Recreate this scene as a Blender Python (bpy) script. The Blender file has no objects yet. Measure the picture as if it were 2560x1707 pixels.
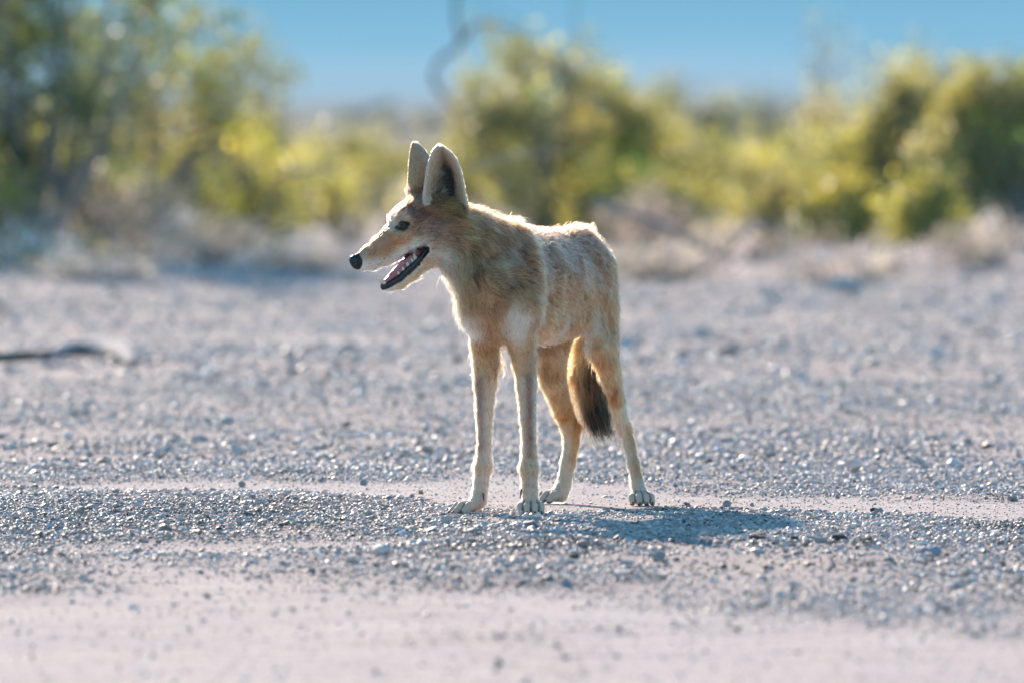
import bpy, math, random
import numpy as np
from mathutils import Vector, Matrix

R = math.radians
scene = bpy.context.scene
col = scene.collection
rng = np.random.default_rng(7)

# ------------------------------------------------------------------ camera, sky, sun, exposure
F_PX = 28444.0            # 400 mm on a 36 mm sensor, in pixels of a 2560 px wide frame
CAM_H = 0.792
PITCH = math.atan(603.5 / F_PX)
cam_d = bpy.data.cameras.new('camera')
cam_d.lens = 400.0
cam_d.sensor_width = 36.0
cam_d.clip_start = 0.5
cam_d.clip_end = 30000.0
cam_d.dof.use_dof = True
cam_d.dof.focus_distance = 21.85
cam_d.dof.aperture_fstop = 6.8
cam_o = bpy.data.objects.new('camera', cam_d)
cam_o.location = (0, 0, CAM_H)
cam_o.rotation_euler = (R(90) - PITCH, 0, 0)
col.objects.link(cam_o)
scene.camera = cam_o

SUN_DIR = np.array([-0.31, 1.1, 0.435])          # towards the sun: behind the animal, a little left
SUN_DIR = SUN_DIR / np.linalg.norm(SUN_DIR)
SUN_EL = math.asin(SUN_DIR[2])
SUN_AZ = math.atan2(SUN_DIR[0], SUN_DIR[1])     # from +Y towards +X

world = bpy.data.worlds.new('World')
scene.world = world
world.use_nodes = True
wn = world.node_tree.nodes
wl = world.node_tree.links
sky = wn.new('ShaderNodeTexSky')
sky.sky_type = 'NISHITA'
sky.sun_disc = False
sky.sun_elevation = SUN_EL
sky.sun_rotation = SUN_AZ
sky.air_density = 1.0
sky.dust_density = 0.2
sky.ozone_density = 3.0
tint_ = wn.new('ShaderNodeMix'); tint_.data_type = 'RGBA'; tint_.blend_type = 'MULTIPLY'
tint_.inputs['Factor'].default_value = 1.0
tint_.inputs['B'].default_value = (0.62, 1.00, 1.12, 1)          # a clear, deep blue desert sky
wl.new(sky.outputs[0], tint_.inputs['A'])
wl.new(tint_.outputs['Result'], wn['Background'].inputs['Color'])
wn['Background'].inputs['Strength'].default_value = 0.102

sun_d = bpy.data.lights.new('sun', 'SUN')
sun_d.energy = 5.0
sun_d.angle = R(0.5)
sun_d.color = (1.0, 0.83, 0.68)
sun_o = bpy.data.objects.new('sun', sun_d)
sun_o.rotation_euler = Vector((-SUN_DIR).tolist()).to_track_quat('-Z', 'Y').to_euler()
col.objects.link(sun_o)

scene.view_settings.view_transform = 'Standard'
scene.view_settings.look = 'None'
scene.view_settings.exposure = 1.22
scene.view_settings.gamma = 1.0
scene.view_settings.use_curve_mapping = False
scene.cycles.max_bounces = 10
scene.cycles.transparent_max_bounces = 8
scene.cycles.volume_bounces = 0
scene.cycles.sample_clamp_indirect = 6.0
scene.cycles.use_denoising = True

# ------------------------------------------------------------------ helpers
cp, sp = math.cos(PITCH), math.sin(PITCH)


def P(px, py, d=0.0, D0=22.2):
    """Point seen at pixel (px,py) of the 2560x1707 frame, standing D0+d metres away."""
    u = (px - 1280.0) / F_PX
    v = -(py - 853.5) / F_PX
    dy = cp + v * sp
    dz = -sp + v * cp
    s = (D0 + d) / dy
    return np.array([u * s, D0 + d, CAM_H + dz * s])


def proj(p):
    p = np.asarray(p, float)
    x, y, z = p[..., 0], p[..., 1], p[..., 2] - CAM_H
    f = y * cp - z * sp
    u = y * sp + z * cp
    return 1280 + F_PX * x / f, 853.5 - F_PX * u / f, f


def ground_D(py):
    """distance at which flat ground shows at picture row py"""
    a = math.atan((py - 853.5) / F_PX) + PITCH
    return CAM_H / math.tan(a)


def unit(v):
    v = np.asarray(v, float)
    return v / (np.linalg.norm(v, axis=-1, keepdims=True) + 1e-12)


def _hash(ix, iy, iz, seed):
    h = (ix * 374761393 + iy * 668265263 + iz * 2147483647 + seed * 974711) & 0xFFFFFFFF
    h = ((h ^ (h >> 13)) * 1274126177) & 0xFFFFFFFF
    h = (h ^ (h >> 16)) & 0xFFFFFFFF
    return (h & 0xFFFFFF).astype(np.float64) / 0xFFFFFF


def noise3(p, seed=0):
    """value noise in 0..1 for an (N,3) array"""
    p = np.asarray(p, float)
    i = np.floor(p).astype(np.int64)
    f = p - i
    f = f * f * (3 - 2 * f)
    out = 0.0
    for dx in (0, 1):
        wx = f[..., 0] if dx else 1 - f[..., 0]
        for dy in (0, 1):
            wy = f[..., 1] if dy else 1 - f[..., 1]
            for dz in (0, 1):
                wz = f[..., 2] if dz else 1 - f[..., 2]
                out = out + wx * wy * wz * _hash(i[..., 0] + dx, i[..., 1] + dy, i[..., 2] + dz, seed)
    return out


def noise2(x, y, seed=0):
    return noise3(np.stack([x, y, np.zeros_like(x)], -1), seed)


def tag(o, label=None, cat=None, group=None, kind=None):
    if label:
        o['label'] = label
    if cat:
        o['category'] = cat
    if group:
        o['group'] = group
    if kind:
        o['kind'] = kind
    return o


def empty(name, loc, label, cat, group=None):
    o = bpy.data.objects.new(name, None)
    o.empty_display_size = 0.1
    o.location = tuple(loc)
    col.objects.link(o)
    return tag(o, label, cat, group)


def mesh_obj(name, V, faces, mat, parent=None, smooth=False, colors=None, origin=None):
    """faces: (M,3) or (M,4) int array, or a list of such arrays"""
    me = bpy.data.meshes.new(name)
    V = np.asarray(V, np.float32)
    if origin is None and parent is not None:
        origin = np.array(parent.location)
    if origin is not None:
        V = V - np.asarray(origin, np.float32)
    fl = faces if isinstance(faces, list) else [faces]
    fl = [np.asarray(f, np.int32) for f in fl if len(f)]
    loops = np.concatenate([f.ravel() for f in fl])
    tot = np.concatenate([np.full(len(f), f.shape[1], np.int32) for f in fl])
    start = np.concatenate([[0], np.cumsum(tot)[:-1]]).astype(np.int32)
    me.vertices.add(len(V))
    me.vertices.foreach_set('co', V.ravel())
    me.loops.add(len(loops))
    me.loops.foreach_set('vertex_index', loops)
    me.polygons.add(len(tot))
    me.polygons.foreach_set('loop_start', start)
    me.polygons.foreach_set('loop_total', tot)
    me.polygons.foreach_set('use_smooth', np.full(len(tot), smooth, bool))
    if colors is not None:
        a = me.attributes.new('tint', 'FLOAT_COLOR', 'POINT')
        c = np.ones((len(V), 4), np.float32)
        c[:, :3] = colors
        a.data.foreach_set('color', c.ravel())
    me.update(calc_edges=True)
    me.materials.append(mat)
    o = bpy.data.objects.new(name, me)
    col.objects.link(o)
    if parent is not None:
        o.parent = parent
    elif origin is not None:
        o.location = tuple(float(v) for v in origin)
    return o


def new_mat(name):
    m = bpy.data.materials.new(name)
    m.use_nodes = True
    nt = m.node_tree
    return m, nt, nt.nodes, nt.links, nt.nodes['Principled BSDF']


def simple_mat(name, color, rough=0.6, spec=0.5, **kw):
    m, nt, n, l, b = new_mat(name)
    b.inputs['Base Color'].default_value = (*color, 1)
    b.inputs['Roughness'].default_value = rough
    b.inputs['Specular IOR Level'].default_value = spec
    for k, v in kw.items():
        b.inputs[k.replace('_', ' ')].default_value = v
    return m


# ------------------------------------------------------------------ ground
DRIVE_Y0 = 12.0


def sand_mask(x, y):
    """1 on the bare sandy tracks, 0 on the gravel"""
    n = noise2(x * 2.1 + 3, y * 0.9 + 5, 11) - 0.5
    n2 = noise2(x * 9 + 1, y * 4 + 2, 12) - 0.5
    wob = n * 0.9 + n2 * 0.35
    c = 22.9 - 1.0 * x - 0.28 * x * x                        # the track under the hind paws
    hw = 0.66 * np.clip(1.0 - np.abs(x - 0.08) * 0.74, 0.05, 1) * (0.35 + 1.2 * noise2(x * 2.6, y * 0.4, 14))
    t1 = 1 - np.clip((np.abs(y - c) - hw + wob * 0.5) / 0.28, 0, 1)
    edge = 18.3 - 1.2 * (x + 1.0)                   # the pale foreground
    t2 = 1 - np.clip((y - edge + wob * 3.0) / 2.0, 0, 1)
    t3 = 1 - np.clip((np.abs(y - (20.35 + 0.25 * x)) - 0.06 + wob * 0.55) / 0.2, 0, 1)
    t3 = t3 * np.clip(1.2 - np.abs(x + 0.45) * 1.6, 0, 1) * 0.8
    far = np.clip((y - 27) / 6, 0, 1) * np.clip((noise2(x * 0.5, y * 0.28, 13) - 0.5) * 4, 0, 1) * 0.45 * np.clip((44 - y) / 8, 0, 1)
    return np.clip(np.maximum(np.maximum(t1, t2), np.maximum(t3, far)), 0, 1)


def ground_z(x, y):
    x = np.asarray(x, float)
    y = np.asarray(y, float)
    a = noise2(x * 0.9, y * 0.55, 1) - 0.5
    b = noise2(x * 3.2, y * 2.2, 2) - 0.5
    c = noise2(x * 11, y * 9, 3) - 0.5
    sm = sand_mask(x, y)
    z = a * 0.022 + b * 0.012 * (1 - 0.5 * sm) + c * 0.006 * (1 - 0.7 * sm)
    z = z - 0.006 * sm + sm * 0.010 * (noise2(x * 1.5, y * 4.5, 15) - 0.5) * np.clip((20 - y) / 2, 0, 1)
    # calm near the paws
    near = np.exp(-(((x + 0.03) / 0.42) ** 2 + ((y - 22.0) / 0.6) ** 2) ** 2)
    z = z * (1 - 0.9 * near)
    # ruts and ridges beyond the animal, a low berm under the shrubs
    far = np.clip((y - 26) / 20, 0, 1)
    z = z + far * (noise2(x * 0.45, y * 0.16, 4) - 0.5) * 0.10
    z = z + 0.035 * np.exp(-((y - 56 - 2.0 * np.sin(x * 0.7)) / 6.0) ** 2) * (0.4 + noise2(x * 0.6, y * 0.2, 5))
    z = z + np.clip((y - 80) / 400, 0, 1) * (noise2(x * 0.02, y * 0.01, 6) - 0.5) * 0.8
    return z


ys = [5.0, 8.0, 10.5]
y = DRIVE_Y0
while y < 7000:
    ys.append(y)
    y += 0.022 if 15 < y < 26 else (0.06 if y < 34 else (0.003 * y if y < 90 else 0.04 * y))
ys = np.array(ys)
us = np.concatenate([-np.geomspace(0.6, 0.058, 22), np.linspace(-0.056, 0.056, 260), np.geomspace(0.058, 0.6, 22)])
GX = ys[:, None] * us[None, :]
GY = np.repeat(ys[:, None], len(us), 1)
GZ = ground_z(GX.ravel(), GY.ravel()).reshape(GX.shape)
nr, nc = GX.shape
idx = np.arange(nr * nc).reshape(nr, nc)
GF = np.stack([idx[:-1, :-1], idx[:-1, 1:], idx[1:, 1:], idx[1:, :-1]], -1).reshape(-1, 4)
GV = np.stack([GX, GY, GZ], -1).reshape(-1, 3)
gs = sand_mask(GV[:, 0], GV[:, 1])
GC = np.stack([gs, gs, gs], -1)

m_ground, nt, n, l, b = new_mat('desert_soil')
at = n.new('ShaderNodeAttribute'); at.attribute_name = 'tint'
geo = n.new('ShaderNodeNewGeometry')
n1 = n.new('ShaderNodeTexNoise'); n1.inputs['Scale'].default_value = 55; n1.inputs['Detail'].default_value = 6
n2 = n.new('ShaderNodeTexNoise'); n2.inputs['Scale'].default_value = 1.4; n2.inputs['Detail'].default_value = 5
l.new(geo.outputs['Position'], n1.inputs['Vector']); l.new(geo.outputs['Position'], n2.inputs['Vector'])
r1 = n.new('ShaderNodeValToRGB')
r1.color_ramp.elements[0].color = (0.29, 0.235, 0.21, 1); r1.color_ramp.elements[0].position = 0.3
r1.color_ramp.elements[1].color = (0.45, 0.365, 0.335, 1); r1.color_ramp.elements[1].position = 0.7
l.new(n1.outputs['Fac'], r1.inputs['Fac'])
r2 = n.new('ShaderNodeValToRGB')
r2.color_ramp.elements[0].color = (0.42, 0.355, 0.33, 1); r2.color_ramp.elements[0].position = 0.3
r2.color_ramp.elements[1].color = (0.52, 0.445, 0.415, 1); r2.color_ramp.elements[1].position = 0.7
l.new(n1.outputs['Fac'], r2.inputs['Fac'])
mp = n.new('ShaderNodeMapping'); mp.inputs['Scale'].default_value = (0.9, 3.4, 1.0); l.new(geo.outputs['Position'], mp.inputs['Vector'])
n4 = n.new('ShaderNodeTexNoise'); n4.inputs['Scale'].default_value = 3.2; n4.inputs['Detail'].default_value = 8; n4.inputs['Roughness'].default_value = 0.65
l.new(mp.outputs['Vector'], n4.inputs['Vector'])
m4 = n.new('ShaderNodeMapRange'); m4.inputs['From Min'].default_value = 0.3; m4.inputs['From Max'].default_value = 0.7; m4.inputs['To Min'].default_value = 0.74; m4.inputs['To Max'].default_value = 1.12
l.new(n4.outputs['Fac'], m4.inputs['Value'])
mw = n.new('ShaderNodeMix'); mw.data_type = 'RGBA'; mw.blend_type = 'MULTIPLY'; mw.inputs['Factor'].default_value = 1
l.new(r2.outputs['Color'], mw.inputs['A']); l.new(m4.outputs['Result'], mw.inputs['B'])
mx = n.new('ShaderNodeMix'); mx.data_type = 'RGBA'
l.new(at.outputs['Fac'], mx.inputs['Factor']); l.new(r1.outputs['Color'], mx.inputs['A']); l.new(mw.outputs['Result'], mx.inputs['B'])
# the far plain carries dry grass and low scrub: greener and browner
sepx = n.new('ShaderNodeSeparateXYZ'); l.new(geo.outputs['Position'], sepx.inputs[0])
mr = n.new('ShaderNodeMapRange'); mr.inputs['From Min'].default_value = 60; mr.inputs['From Max'].default_value = 110
l.new(sepx.outputs['Y'], mr.inputs['Value'])
n3 = n.new('ShaderNodeTexNoise'); n3.inputs['Scale'].default_value = 0.12; n3.inputs['Detail'].default_value = 6
l.new(geo.outputs['Position'], n3.inputs['Vector'])
r3 = n.new('ShaderNodeValToRGB')
r3.color_ramp.elements[0].color = (0.040, 0.038, 0.022, 1); r3.color_ramp.elements[0].position = 0.35
r3.color_ramp.elements[1].color = (0.075, 0.062, 0.042, 1); r3.color_ramp.elements[1].position = 0.65
l.new(n3.outputs['Fac'], r3.inputs['Fac'])
mx2 = n.new('ShaderNodeMix'); mx2.data_type = 'RGBA'
l.new(mr.outputs['Result'], mx2.inputs['Factor']); l.new(mx.outputs['Result'], mx2.inputs['A']); l.new(r3.outputs['Color'], mx2.inputs['B'])
l.new(mx2.outputs['Result'], b.inputs['Base Color'])
b.inputs['Roughness'].default_value = 0.95
b.inputs['Specular IOR Level'].default_value = 0.09
bp = n.new('ShaderNodeBump'); bp.inputs['Strength'].default_value = 0.5; bp.inputs['Distance'].default_value = 0.004
nb = n.new('ShaderNodeTexNoise'); nb.inputs['Scale'].default_value = 220; nb.inputs['Detail'].default_value = 4
l.new(geo.outputs['Position'], nb.inputs['Vector']); l.new(nb.outputs['Fac'], bp.inputs['Height']); l.new(bp.outputs['Normal'], b.inputs['Normal'])
ground = mesh_obj('ground', GV, GF, m_ground, smooth=True, colors=GC)
tag(ground, kind='structure')

# ------------------------------------------------------------------ gravel (nobody could count it: one mesh)
PHI = (1 + 5 ** 0.5) / 2
ICO_V = unit(np.array([(-1, PHI, 0), (1, PHI, 0), (-1, -PHI, 0), (1, -PHI, 0), (0, -1, PHI), (0, 1, PHI), (0, -1, -PHI), (0, 1, -PHI),
                       (PHI, 0, -1), (PHI, 0, 1), (-PHI, 0, -1), (-PHI, 0, 1)]))
ICO_F = np.array([(0, 11, 5), (0, 5, 1), (0, 1, 7), (0, 7, 10), (0, 10, 11), (1, 5, 9), (5, 11, 4), (11, 10, 2), (10, 7, 6), (7, 1, 8),
                  (3, 9, 4), (3, 4, 2), (3, 2, 6), (3, 6, 8), (3, 8, 9), (4, 9, 5), (2, 4, 11), (6, 2, 10), (8, 6, 7), (9, 8, 1)])


def rand_rot(k):
    q = unit(rng.normal(size=(k, 4)))
    w, x, y, z = q.T
    return np.stack([np.stack([1 - 2 * (y * y + z * z), 2 * (x * y - z * w), 2 * (x * z + y * w)], -1),
                     np.stack([2 * (x * y + z * w), 1 - 2 * (x * x + z * z), 2 * (y * z - x * w)], -1),
                     np.stack([2 * (x * z - y * w), 2 * (y * z + x * w), 1 - 2 * (x * x + y * y)], -1)], -2)


def scatter(k, d0, d1, margin, dens):
    """k candidate points in the wedge of ground the lens can see, thinned by dens(x,y)"""
    yy = rng.uniform(d0, d1, k)
    xx = rng.uniform(-1, 1, k) * (yy * 0.045 + margin)
    keep = rng.random(k) < dens(xx, yy)
    return xx[keep], yy[keep]


def gravel_density(x, y):
    sm = sand_mask(x, y)
    patch = noise2(x * 2.6, y * 1.5, 21)
    d = (1 - sm) * np.clip(-0.02 + 1.15 * patch, 0.03, 0.85) + 0.075
    return np.clip(d, 0, 1)


pts = []
for (k, d0, d1, mg, s0) in ((220000, 20.2, 24.6, 0.22, 0.0023), (90000, 15.2, 20.2, 0.2, 0.0027), (80000, 24.6, 32, 0.3, 0.0034),
                            (60000, 32, 58, 0.5, 0.0062)):
    xx, yy = scatter(k, d0, d1, mg, gravel_density)
    rr = s0 * np.exp(rng.normal(0, 0.46, len(xx)))
    big = rng.random(len(xx)) < 0.008
    rr[big] *= 1.6
    rr = rr * (1 - 0.42 * sand_mask(xx, yy))
    pts.append((xx, yy, np.clip(rr, 0.0014, 0.030)))
gx = np.concatenate([p[0] for p in pts]); gy = np.concatenate([p[1] for p in pts]); gr = np.concatenate([p[2] for p in pts])
K = len(gx)
shape = ICO_V[None] * (1 + rng.uniform(-0.28, 0.28, (K, 12, 1)))
shape = shape * np.stack([rng.uniform(0.8, 1.25, K), rng.uniform(0.7, 1.1, K), rng.uniform(0.5, 0.95, K)], -1)[:, None, :]
shape = np.einsum('kij,kvj->kvi', rand_rot(K), shape) * np.array([1.05, 1.05, 0.66])
shape = shape * gr[:, None, None]
base = np.stack([gx, gy, ground_z(gx, gy) + gr * rng.uniform(0.05, 0.6, K)], -1)
PV = (shape + base[:, None]).reshape(-1, 3)
PF = (ICO_F[None] + (np.arange(K) * 12)[:, None, None]).reshape(-1, 3)
tone = np.clip(rng.normal(0.47, 0.16, K), 0.07, 0.82)
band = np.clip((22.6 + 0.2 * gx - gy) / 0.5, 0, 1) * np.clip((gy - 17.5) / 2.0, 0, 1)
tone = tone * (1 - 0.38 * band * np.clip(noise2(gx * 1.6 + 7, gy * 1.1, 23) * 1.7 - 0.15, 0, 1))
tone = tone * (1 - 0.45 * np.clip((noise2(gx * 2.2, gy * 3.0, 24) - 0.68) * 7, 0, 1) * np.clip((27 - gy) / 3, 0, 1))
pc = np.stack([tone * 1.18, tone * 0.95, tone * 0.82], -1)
warm = rng.random(K) < 0.08
pc[warm] *= np.array([1.15, 0.9, 0.78])
pale = rng.random(K) < 0.10
pc[pale] = pc[pale] * 0.4 + 0.36
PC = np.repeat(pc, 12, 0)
m_gravel, nt, n, l, b = new_mat('gravel_stone')
at = n.new('ShaderNodeAttribute'); at.attribute_name = 'tint'
nz = n.new('ShaderNodeTexNoise'); nz.inputs['Scale'].default_value = 260; nz.inputs['Detail'].default_value = 3
geo = n.new('ShaderNodeNewGeometry'); l.new(geo.outputs['Position'], nz.inputs['Vector'])
mm = n.new('ShaderNodeMapRange'); mm.inputs['To Min'].default_value = 0.7; mm.inputs['To Max'].default_value = 1.25
l.new(nz.outputs['Fac'], mm.inputs['Value'])
mu = n.new('ShaderNodeMix'); mu.data_type = 'RGBA'; mu.blend_type = 'MULTIPLY'; mu.inputs['Factor'].default_value = 1
l.new(at.outputs['Color'], mu.inputs['A']); l.new(mm.outputs['Result'], mu.inputs['B'])
l.new(mu.outputs['Result'], b.inputs['Base Color'])
b.inputs['Roughness'].default_value = 0.56
b.inputs['Specular IOR Level'].default_value = 0.36
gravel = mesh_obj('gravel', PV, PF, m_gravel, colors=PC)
tag(gravel, 'loose grey and tan gravel spread over the desert floor', 'gravel', kind='stuff')
print('pebbles', K)

# ------------------------------------------------------------------ far mountain range
mx_ = np.linspace(-2600, 2600, 180)
my_ = np.concatenate([np.linspace(2300, 4250, 40), np.linspace(4300, 5900, 60)])
MX, MY = np.meshgrid(mx_, my_)
t = np.clip((MY - 4300) / 1600, 0, 1)
ridge = np.sin(np.clip(t * 1.25, 0, 1) * math.pi / 2)
hh = 150 + 50 * (noise2(MX.ravel() / 900, MY.ravel() / 2000, 31).reshape(MX.shape) - 0.5)
fan = np.clip((MY - 2300) / 2000, 0, 1) ** 1.4          # the long gravel fan that rises to the foot of the range
MZ = fan * (15 + 5 * noise2(MX.ravel() / 260, MY.ravel() / 900, 34).reshape(MX.shape)) - 1.2 + ridge * hh * (0.75 + 0.5 * noise2(MX.ravel() / 420, MY.ravel() / 420, 32).reshape(MX.shape)) + ridge * 18 * (noise2(MX.ravel() / 120, MY.ravel() / 120, 33).reshape(MX.shape) - 0.5)
MT = np.clip(t * 9, 0, 1).reshape(-1, 1)
MC = np.array([0.40, 0.32, 0.27]) * (1 - MT) + np.array([0.11, 0.10, 0.09]) * MT
nr, nc = MX.shape
idx = np.arange(nr * nc).reshape(nr, nc)
MF = np.stack([idx[:-1, :-1], idx[:-1, 1:], idx[1:, 1:], idx[1:, :-1]], -1).reshape(-1, 4)
m_hill, nt, n, l, b = new_mat('mountain_rock')
nz = n.new('ShaderNodeTexNoise'); nz.inputs['Scale'].default_value = 0.01; nz.inputs['Detail'].default_value = 7
geo = n.new('ShaderNodeNewGeometry'); l.new(geo.outputs['Position'], nz.inputs['Vector'])
rp = n.new('ShaderNodeValToRGB')
rp.color_ramp.elements[0].color = (0.08, 0.07, 0.065, 1); rp.color_ramp.elements[1].color = (0.17, 0.145, 0.13, 1)
at = n.new('ShaderNodeAttribute'); at.attribute_name = 'tint'
rp.color_ramp.elements[0].color = (0.7, 0.7, 0.7, 1); rp.color_ramp.elements[1].color = (1.3, 1.3, 1.3, 1)
l.new(nz.outputs['Fac'], rp.inputs['Fac'])
mu = n.new('ShaderNodeMix'); mu.data_type = 'RGBA'; mu.blend_type = 'MULTIPLY'; mu.inputs['Factor'].default_value = 1
l.new(rp.outputs['Color'], mu.inputs['A']); l.new(at.outputs['Color'], mu.inputs['B']); l.new(mu.outputs['Result'], b.inputs['Base Color'])
b.inputs['Specular IOR Level'].default_value = 0.0
b.inputs['Roughness'].default_value = 0.95
hills = mesh_obj('mountains', np.stack([MX, MY, MZ], -1).reshape(-1, 3), MF, m_hill, smooth=True, colors=MC)
tag(hills, kind='structure')

# ------------------------------------------------------------------ shrubs
def leaf_material(name, gloss=0.4, trans=0.45):
    m, nt, n, l, b = new_mat(name)
    at = n.new('ShaderNodeAttribute'); at.attribute_name = 'tint'
    l.new(at.outputs['Color'], b.inputs['Base Color'])
    b.inputs['Roughness'].default_value = gloss
    tr = n.new('ShaderNodeBsdfTranslucent')
    l.new(at.outputs['Color'], tr.inputs['Color'])
    ms = n.new('ShaderNodeMixShader'); ms.inputs['Fac'].default_value = trans
    l.new(b.outputs[0], ms.inputs[1]); l.new(tr.outputs[0], ms.inputs[2])
    l.new(ms.outputs[0], n['Material Output'].inputs['Surface'])
    return m


m_leaf = leaf_material('creosote_leaf', 0.42, 0.6)
m_dry = leaf_material('dry_scrub_leaf', 0.7, 0.35)
m_stem, nt, n, l, b = new_mat('shrub_bark')
nz = n.new('ShaderNodeTexNoise'); nz.inputs['Scale'].default_value = 25
rp = n.new('ShaderNodeValToRGB')
rp.color_ramp.elements[0].color = (0.16, 0.14, 0.125, 1); rp.color_ramp.elements[1].color = (0.36, 0.31, 0.285, 1)
l.new(nz.outputs['Fac'], rp.inputs['Fac']); l.new(rp.outputs['Color'], b.inputs['Base Color'])
b.inputs['Roughness'].default_value = 0.85
m_greywood = simple_mat('grey_dead_wood', (0.26, 0.24, 0.24), 0.9, 0.06)


def tubes(lines, sides=5):
    """lines: list of (points (k,3), radii (k,)) -> verts, quads"""
    V, Fq, off = [], [], 0
    for pts_, rad in lines:
        pts_ = np.asarray(pts_, float)
        k = len(pts_)
        d = unit(np.gradient(pts_, axis=0))
        ref = np.where(np.abs(d[:, 2:3]) > 0.9, np.array([[1.0, 0, 0]]), np.array([[0, 0, 1.0]]))
        s = unit(np.cross(d, ref)); w = np.cross(s, d)
        a = np.linspace(0, 2 * math.pi, sides, endpoint=False)
        ring = pts_[:, None] + np.asarray(rad)[:, None, None] * (np.cos(a)[None, :, None] * s[:, None] + np.sin(a)[None, :, None] * w[:, None])
        V.append(ring.reshape(-1, 3))
        i = np.arange(k - 1)[:, None] * sides
        j = np.arange(sides)[None, :]
        j2 = (j + 1) % sides
        Fq.append((np.stack([i + j, i + j2, i + sides + j2, i + sides + j], -1) + off).reshape(-1, 4))
        off += k * sides
    return np.concatenate(V), np.concatenate(Fq)


def leaves(centers, size, aspect, g):
    k = len(centers)
    nrm = unit(g.normal(size=(k, 3)))
    a = unit(np.cross(nrm, g.normal(size=(k, 3))))
    b_ = np.cross(nrm, a)
    L = size * np.exp(g.normal(0, 0.25, k))[:, None]
    a = a * L; b_ = b_ * L * aspect
    V = np.stack([centers - a, centers + b_ + a * 0.1, centers + a, centers - b_ + a * 0.1], 1).reshape(-1, 3)
    return V, np.arange(k * 4).reshape(k, 4)


GREEN = [(0.17, 0.175, 0.03), (0.11, 0.12, 0.028), (0.26, 0.235, 0.032), (0.21, 0.16, 0.035)]
YELLOW = [(0.27, 0.235, 0.035), (0.20, 0.185, 0.04), (0.32, 0.255, 0.035), (0.15, 0.14, 0.04)]
DARK = [(0.065, 0.085, 0.018), (0.10, 0.115, 0.022), (0.045, 0.06, 0.015), (0.15, 0.14, 0.022)]
OLIVE = [(0.17, 0.155, 0.055), (0.22, 0.195, 0.06), (0.13, 0.125, 0.05), (0.25, 0.20, 0.07)]
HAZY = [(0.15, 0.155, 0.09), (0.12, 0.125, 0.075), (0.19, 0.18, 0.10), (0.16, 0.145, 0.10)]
DRY = [(0.42, 0.32, 0.25), (0.36, 0.29, 0.22), (0.50, 0.38, 0.30), (0.40, 0.33, 0.18)]


def shrub(name, seed, bx, by, height, width, label, cat, group, palette, n_stem=14, per=9, leaf=34, size=0.016,
          lean=(0, 0), low=0.25, mat=None, spread=0.055, depth=None, stem_r=0.011, up=0.38, skirt=0.0):
    g = np.random.default_rng(seed)
    bz = float(ground_z(np.array([bx]), np.array([by]))[0]) - 0.03
    root = empty(name, (bx, by, bz), label, cat, group)
    o = np.array([bx, by, bz])
    depth = depth or width
    lines, cent, tint = [], [], []
    pal = np.array(palette) * np.array([2.2, 2.25, 2.5])
    n_stem = int(n_stem * 0.75) + 1
    per = max(int(per * 0.6), 3)
    leaf = leaf * 1.9
    for i in range(n_stem):
        az = g.uniform(0, 2 * math.pi)
        rr = math.sqrt(g.uniform(0.02, 1))
        top = height * (1 - 0.45 * rr * rr) * g.uniform(0.66, 1.02)
        if g.random() < skirt:
            top *= 0.45
        end = np.array([math.cos(az) * rr * width * 0.46 + lean[0] * top, math.sin(az) * rr * depth * 0.46 + lean[1] * top, top])
        t = np.linspace(0, 1, 9)[:, None]
        bow = np.array([end[0] * 0.25, end[1] * 0.25, height * 0.06])
        pts_ = end * t ** np.array([1.25, 1.25, 0.9]) + bow * np.sin(t * math.pi)
        pts_[1:-1] += np.cumsum(g.normal(0, 0.020 * height ** 0.5, (7, 3)), 0) * np.array([1, 1, 0.5])
        st = g.normal(0, 0.04, 3); st[2] = 0
        pts_ = pts_ + o + st * (1 - t)
        lines.append((pts_, stem_r * (1.15 - t[:, 0]) * g.uniform(0.7, 1.2)))
        sd = unit(end)
        for j in range(per):
            tj = g.uniform(low, 1.0)
            q = tj * 8; a = int(min(q, 7)); p0 = pts_[a] + (pts_[a + 1] - pts_[a]) * (q - a)
            d = unit(sd * 0.6 + g.normal(0, 0.55, 3) + np.array([0, 0, up]))
            ln = height * g.uniform(0.14, 0.34)
            tt = np.linspace(0, 1, 4)[:, None]
            sub = p0 + d * ln * tt + g.normal(0, 0.015, (4, 3)) * tt
            lines.append((sub, stem_r * 0.35 * (1.2 - tt[:, 0])))
            kk = g.poisson(leaf * g.choice([0, 0, 0.4, 1.0, 2.0]))
            if kk:
                s = g.uniform(0.25, 1.05, kk)[:, None]
                c = p0 + d * ln * s + g.normal(0, spread, (kk, 3))
                cent.append(c)
                base_c = pal[g.integers(len(pal))] * math.exp(g.normal(-0.15, 0.5))
                cc = base_c * 0.8 + pal[g.integers(len(pal), size=kk)] * 0.2
                tint.append(cc * np.exp(g.normal(0, 0.18, (kk, 1))))
    V, Fq = tubes(lines, 4)
    V[:, 2] = np.maximum(V[:, 2], bz - 0.02)
    mesh_obj('stem', V, Fq, m_stem, root)
    c = np.concatenate(cent); tc = np.concatenate(tint)
    ok = c[:, 2] > bz + 0.05
    c, tc = c[ok], tc[ok]
    V, Fq = leaves(c, size, 0.45, g)
    mesh_obj('foliage', V, Fq, mat or m_leaf, root, colors=np.repeat(tc, 4, 0))
    return root


def at_px(px, D):
    return (px - 1280) / F_PX * D, D


def bush(name, seed, px, D, top_py, w_px, label, cat, group, palette, **kw):
    x, y = at_px(px, D)
    top = P(px, top_py, 0, D)[2]
    bz = float(ground_z(np.array([x]), np.array([y]))[0])
    return shrub(name, seed, x, y, top - bz, w_px * D / F_PX, label, cat, group, palette, **kw)


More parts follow.
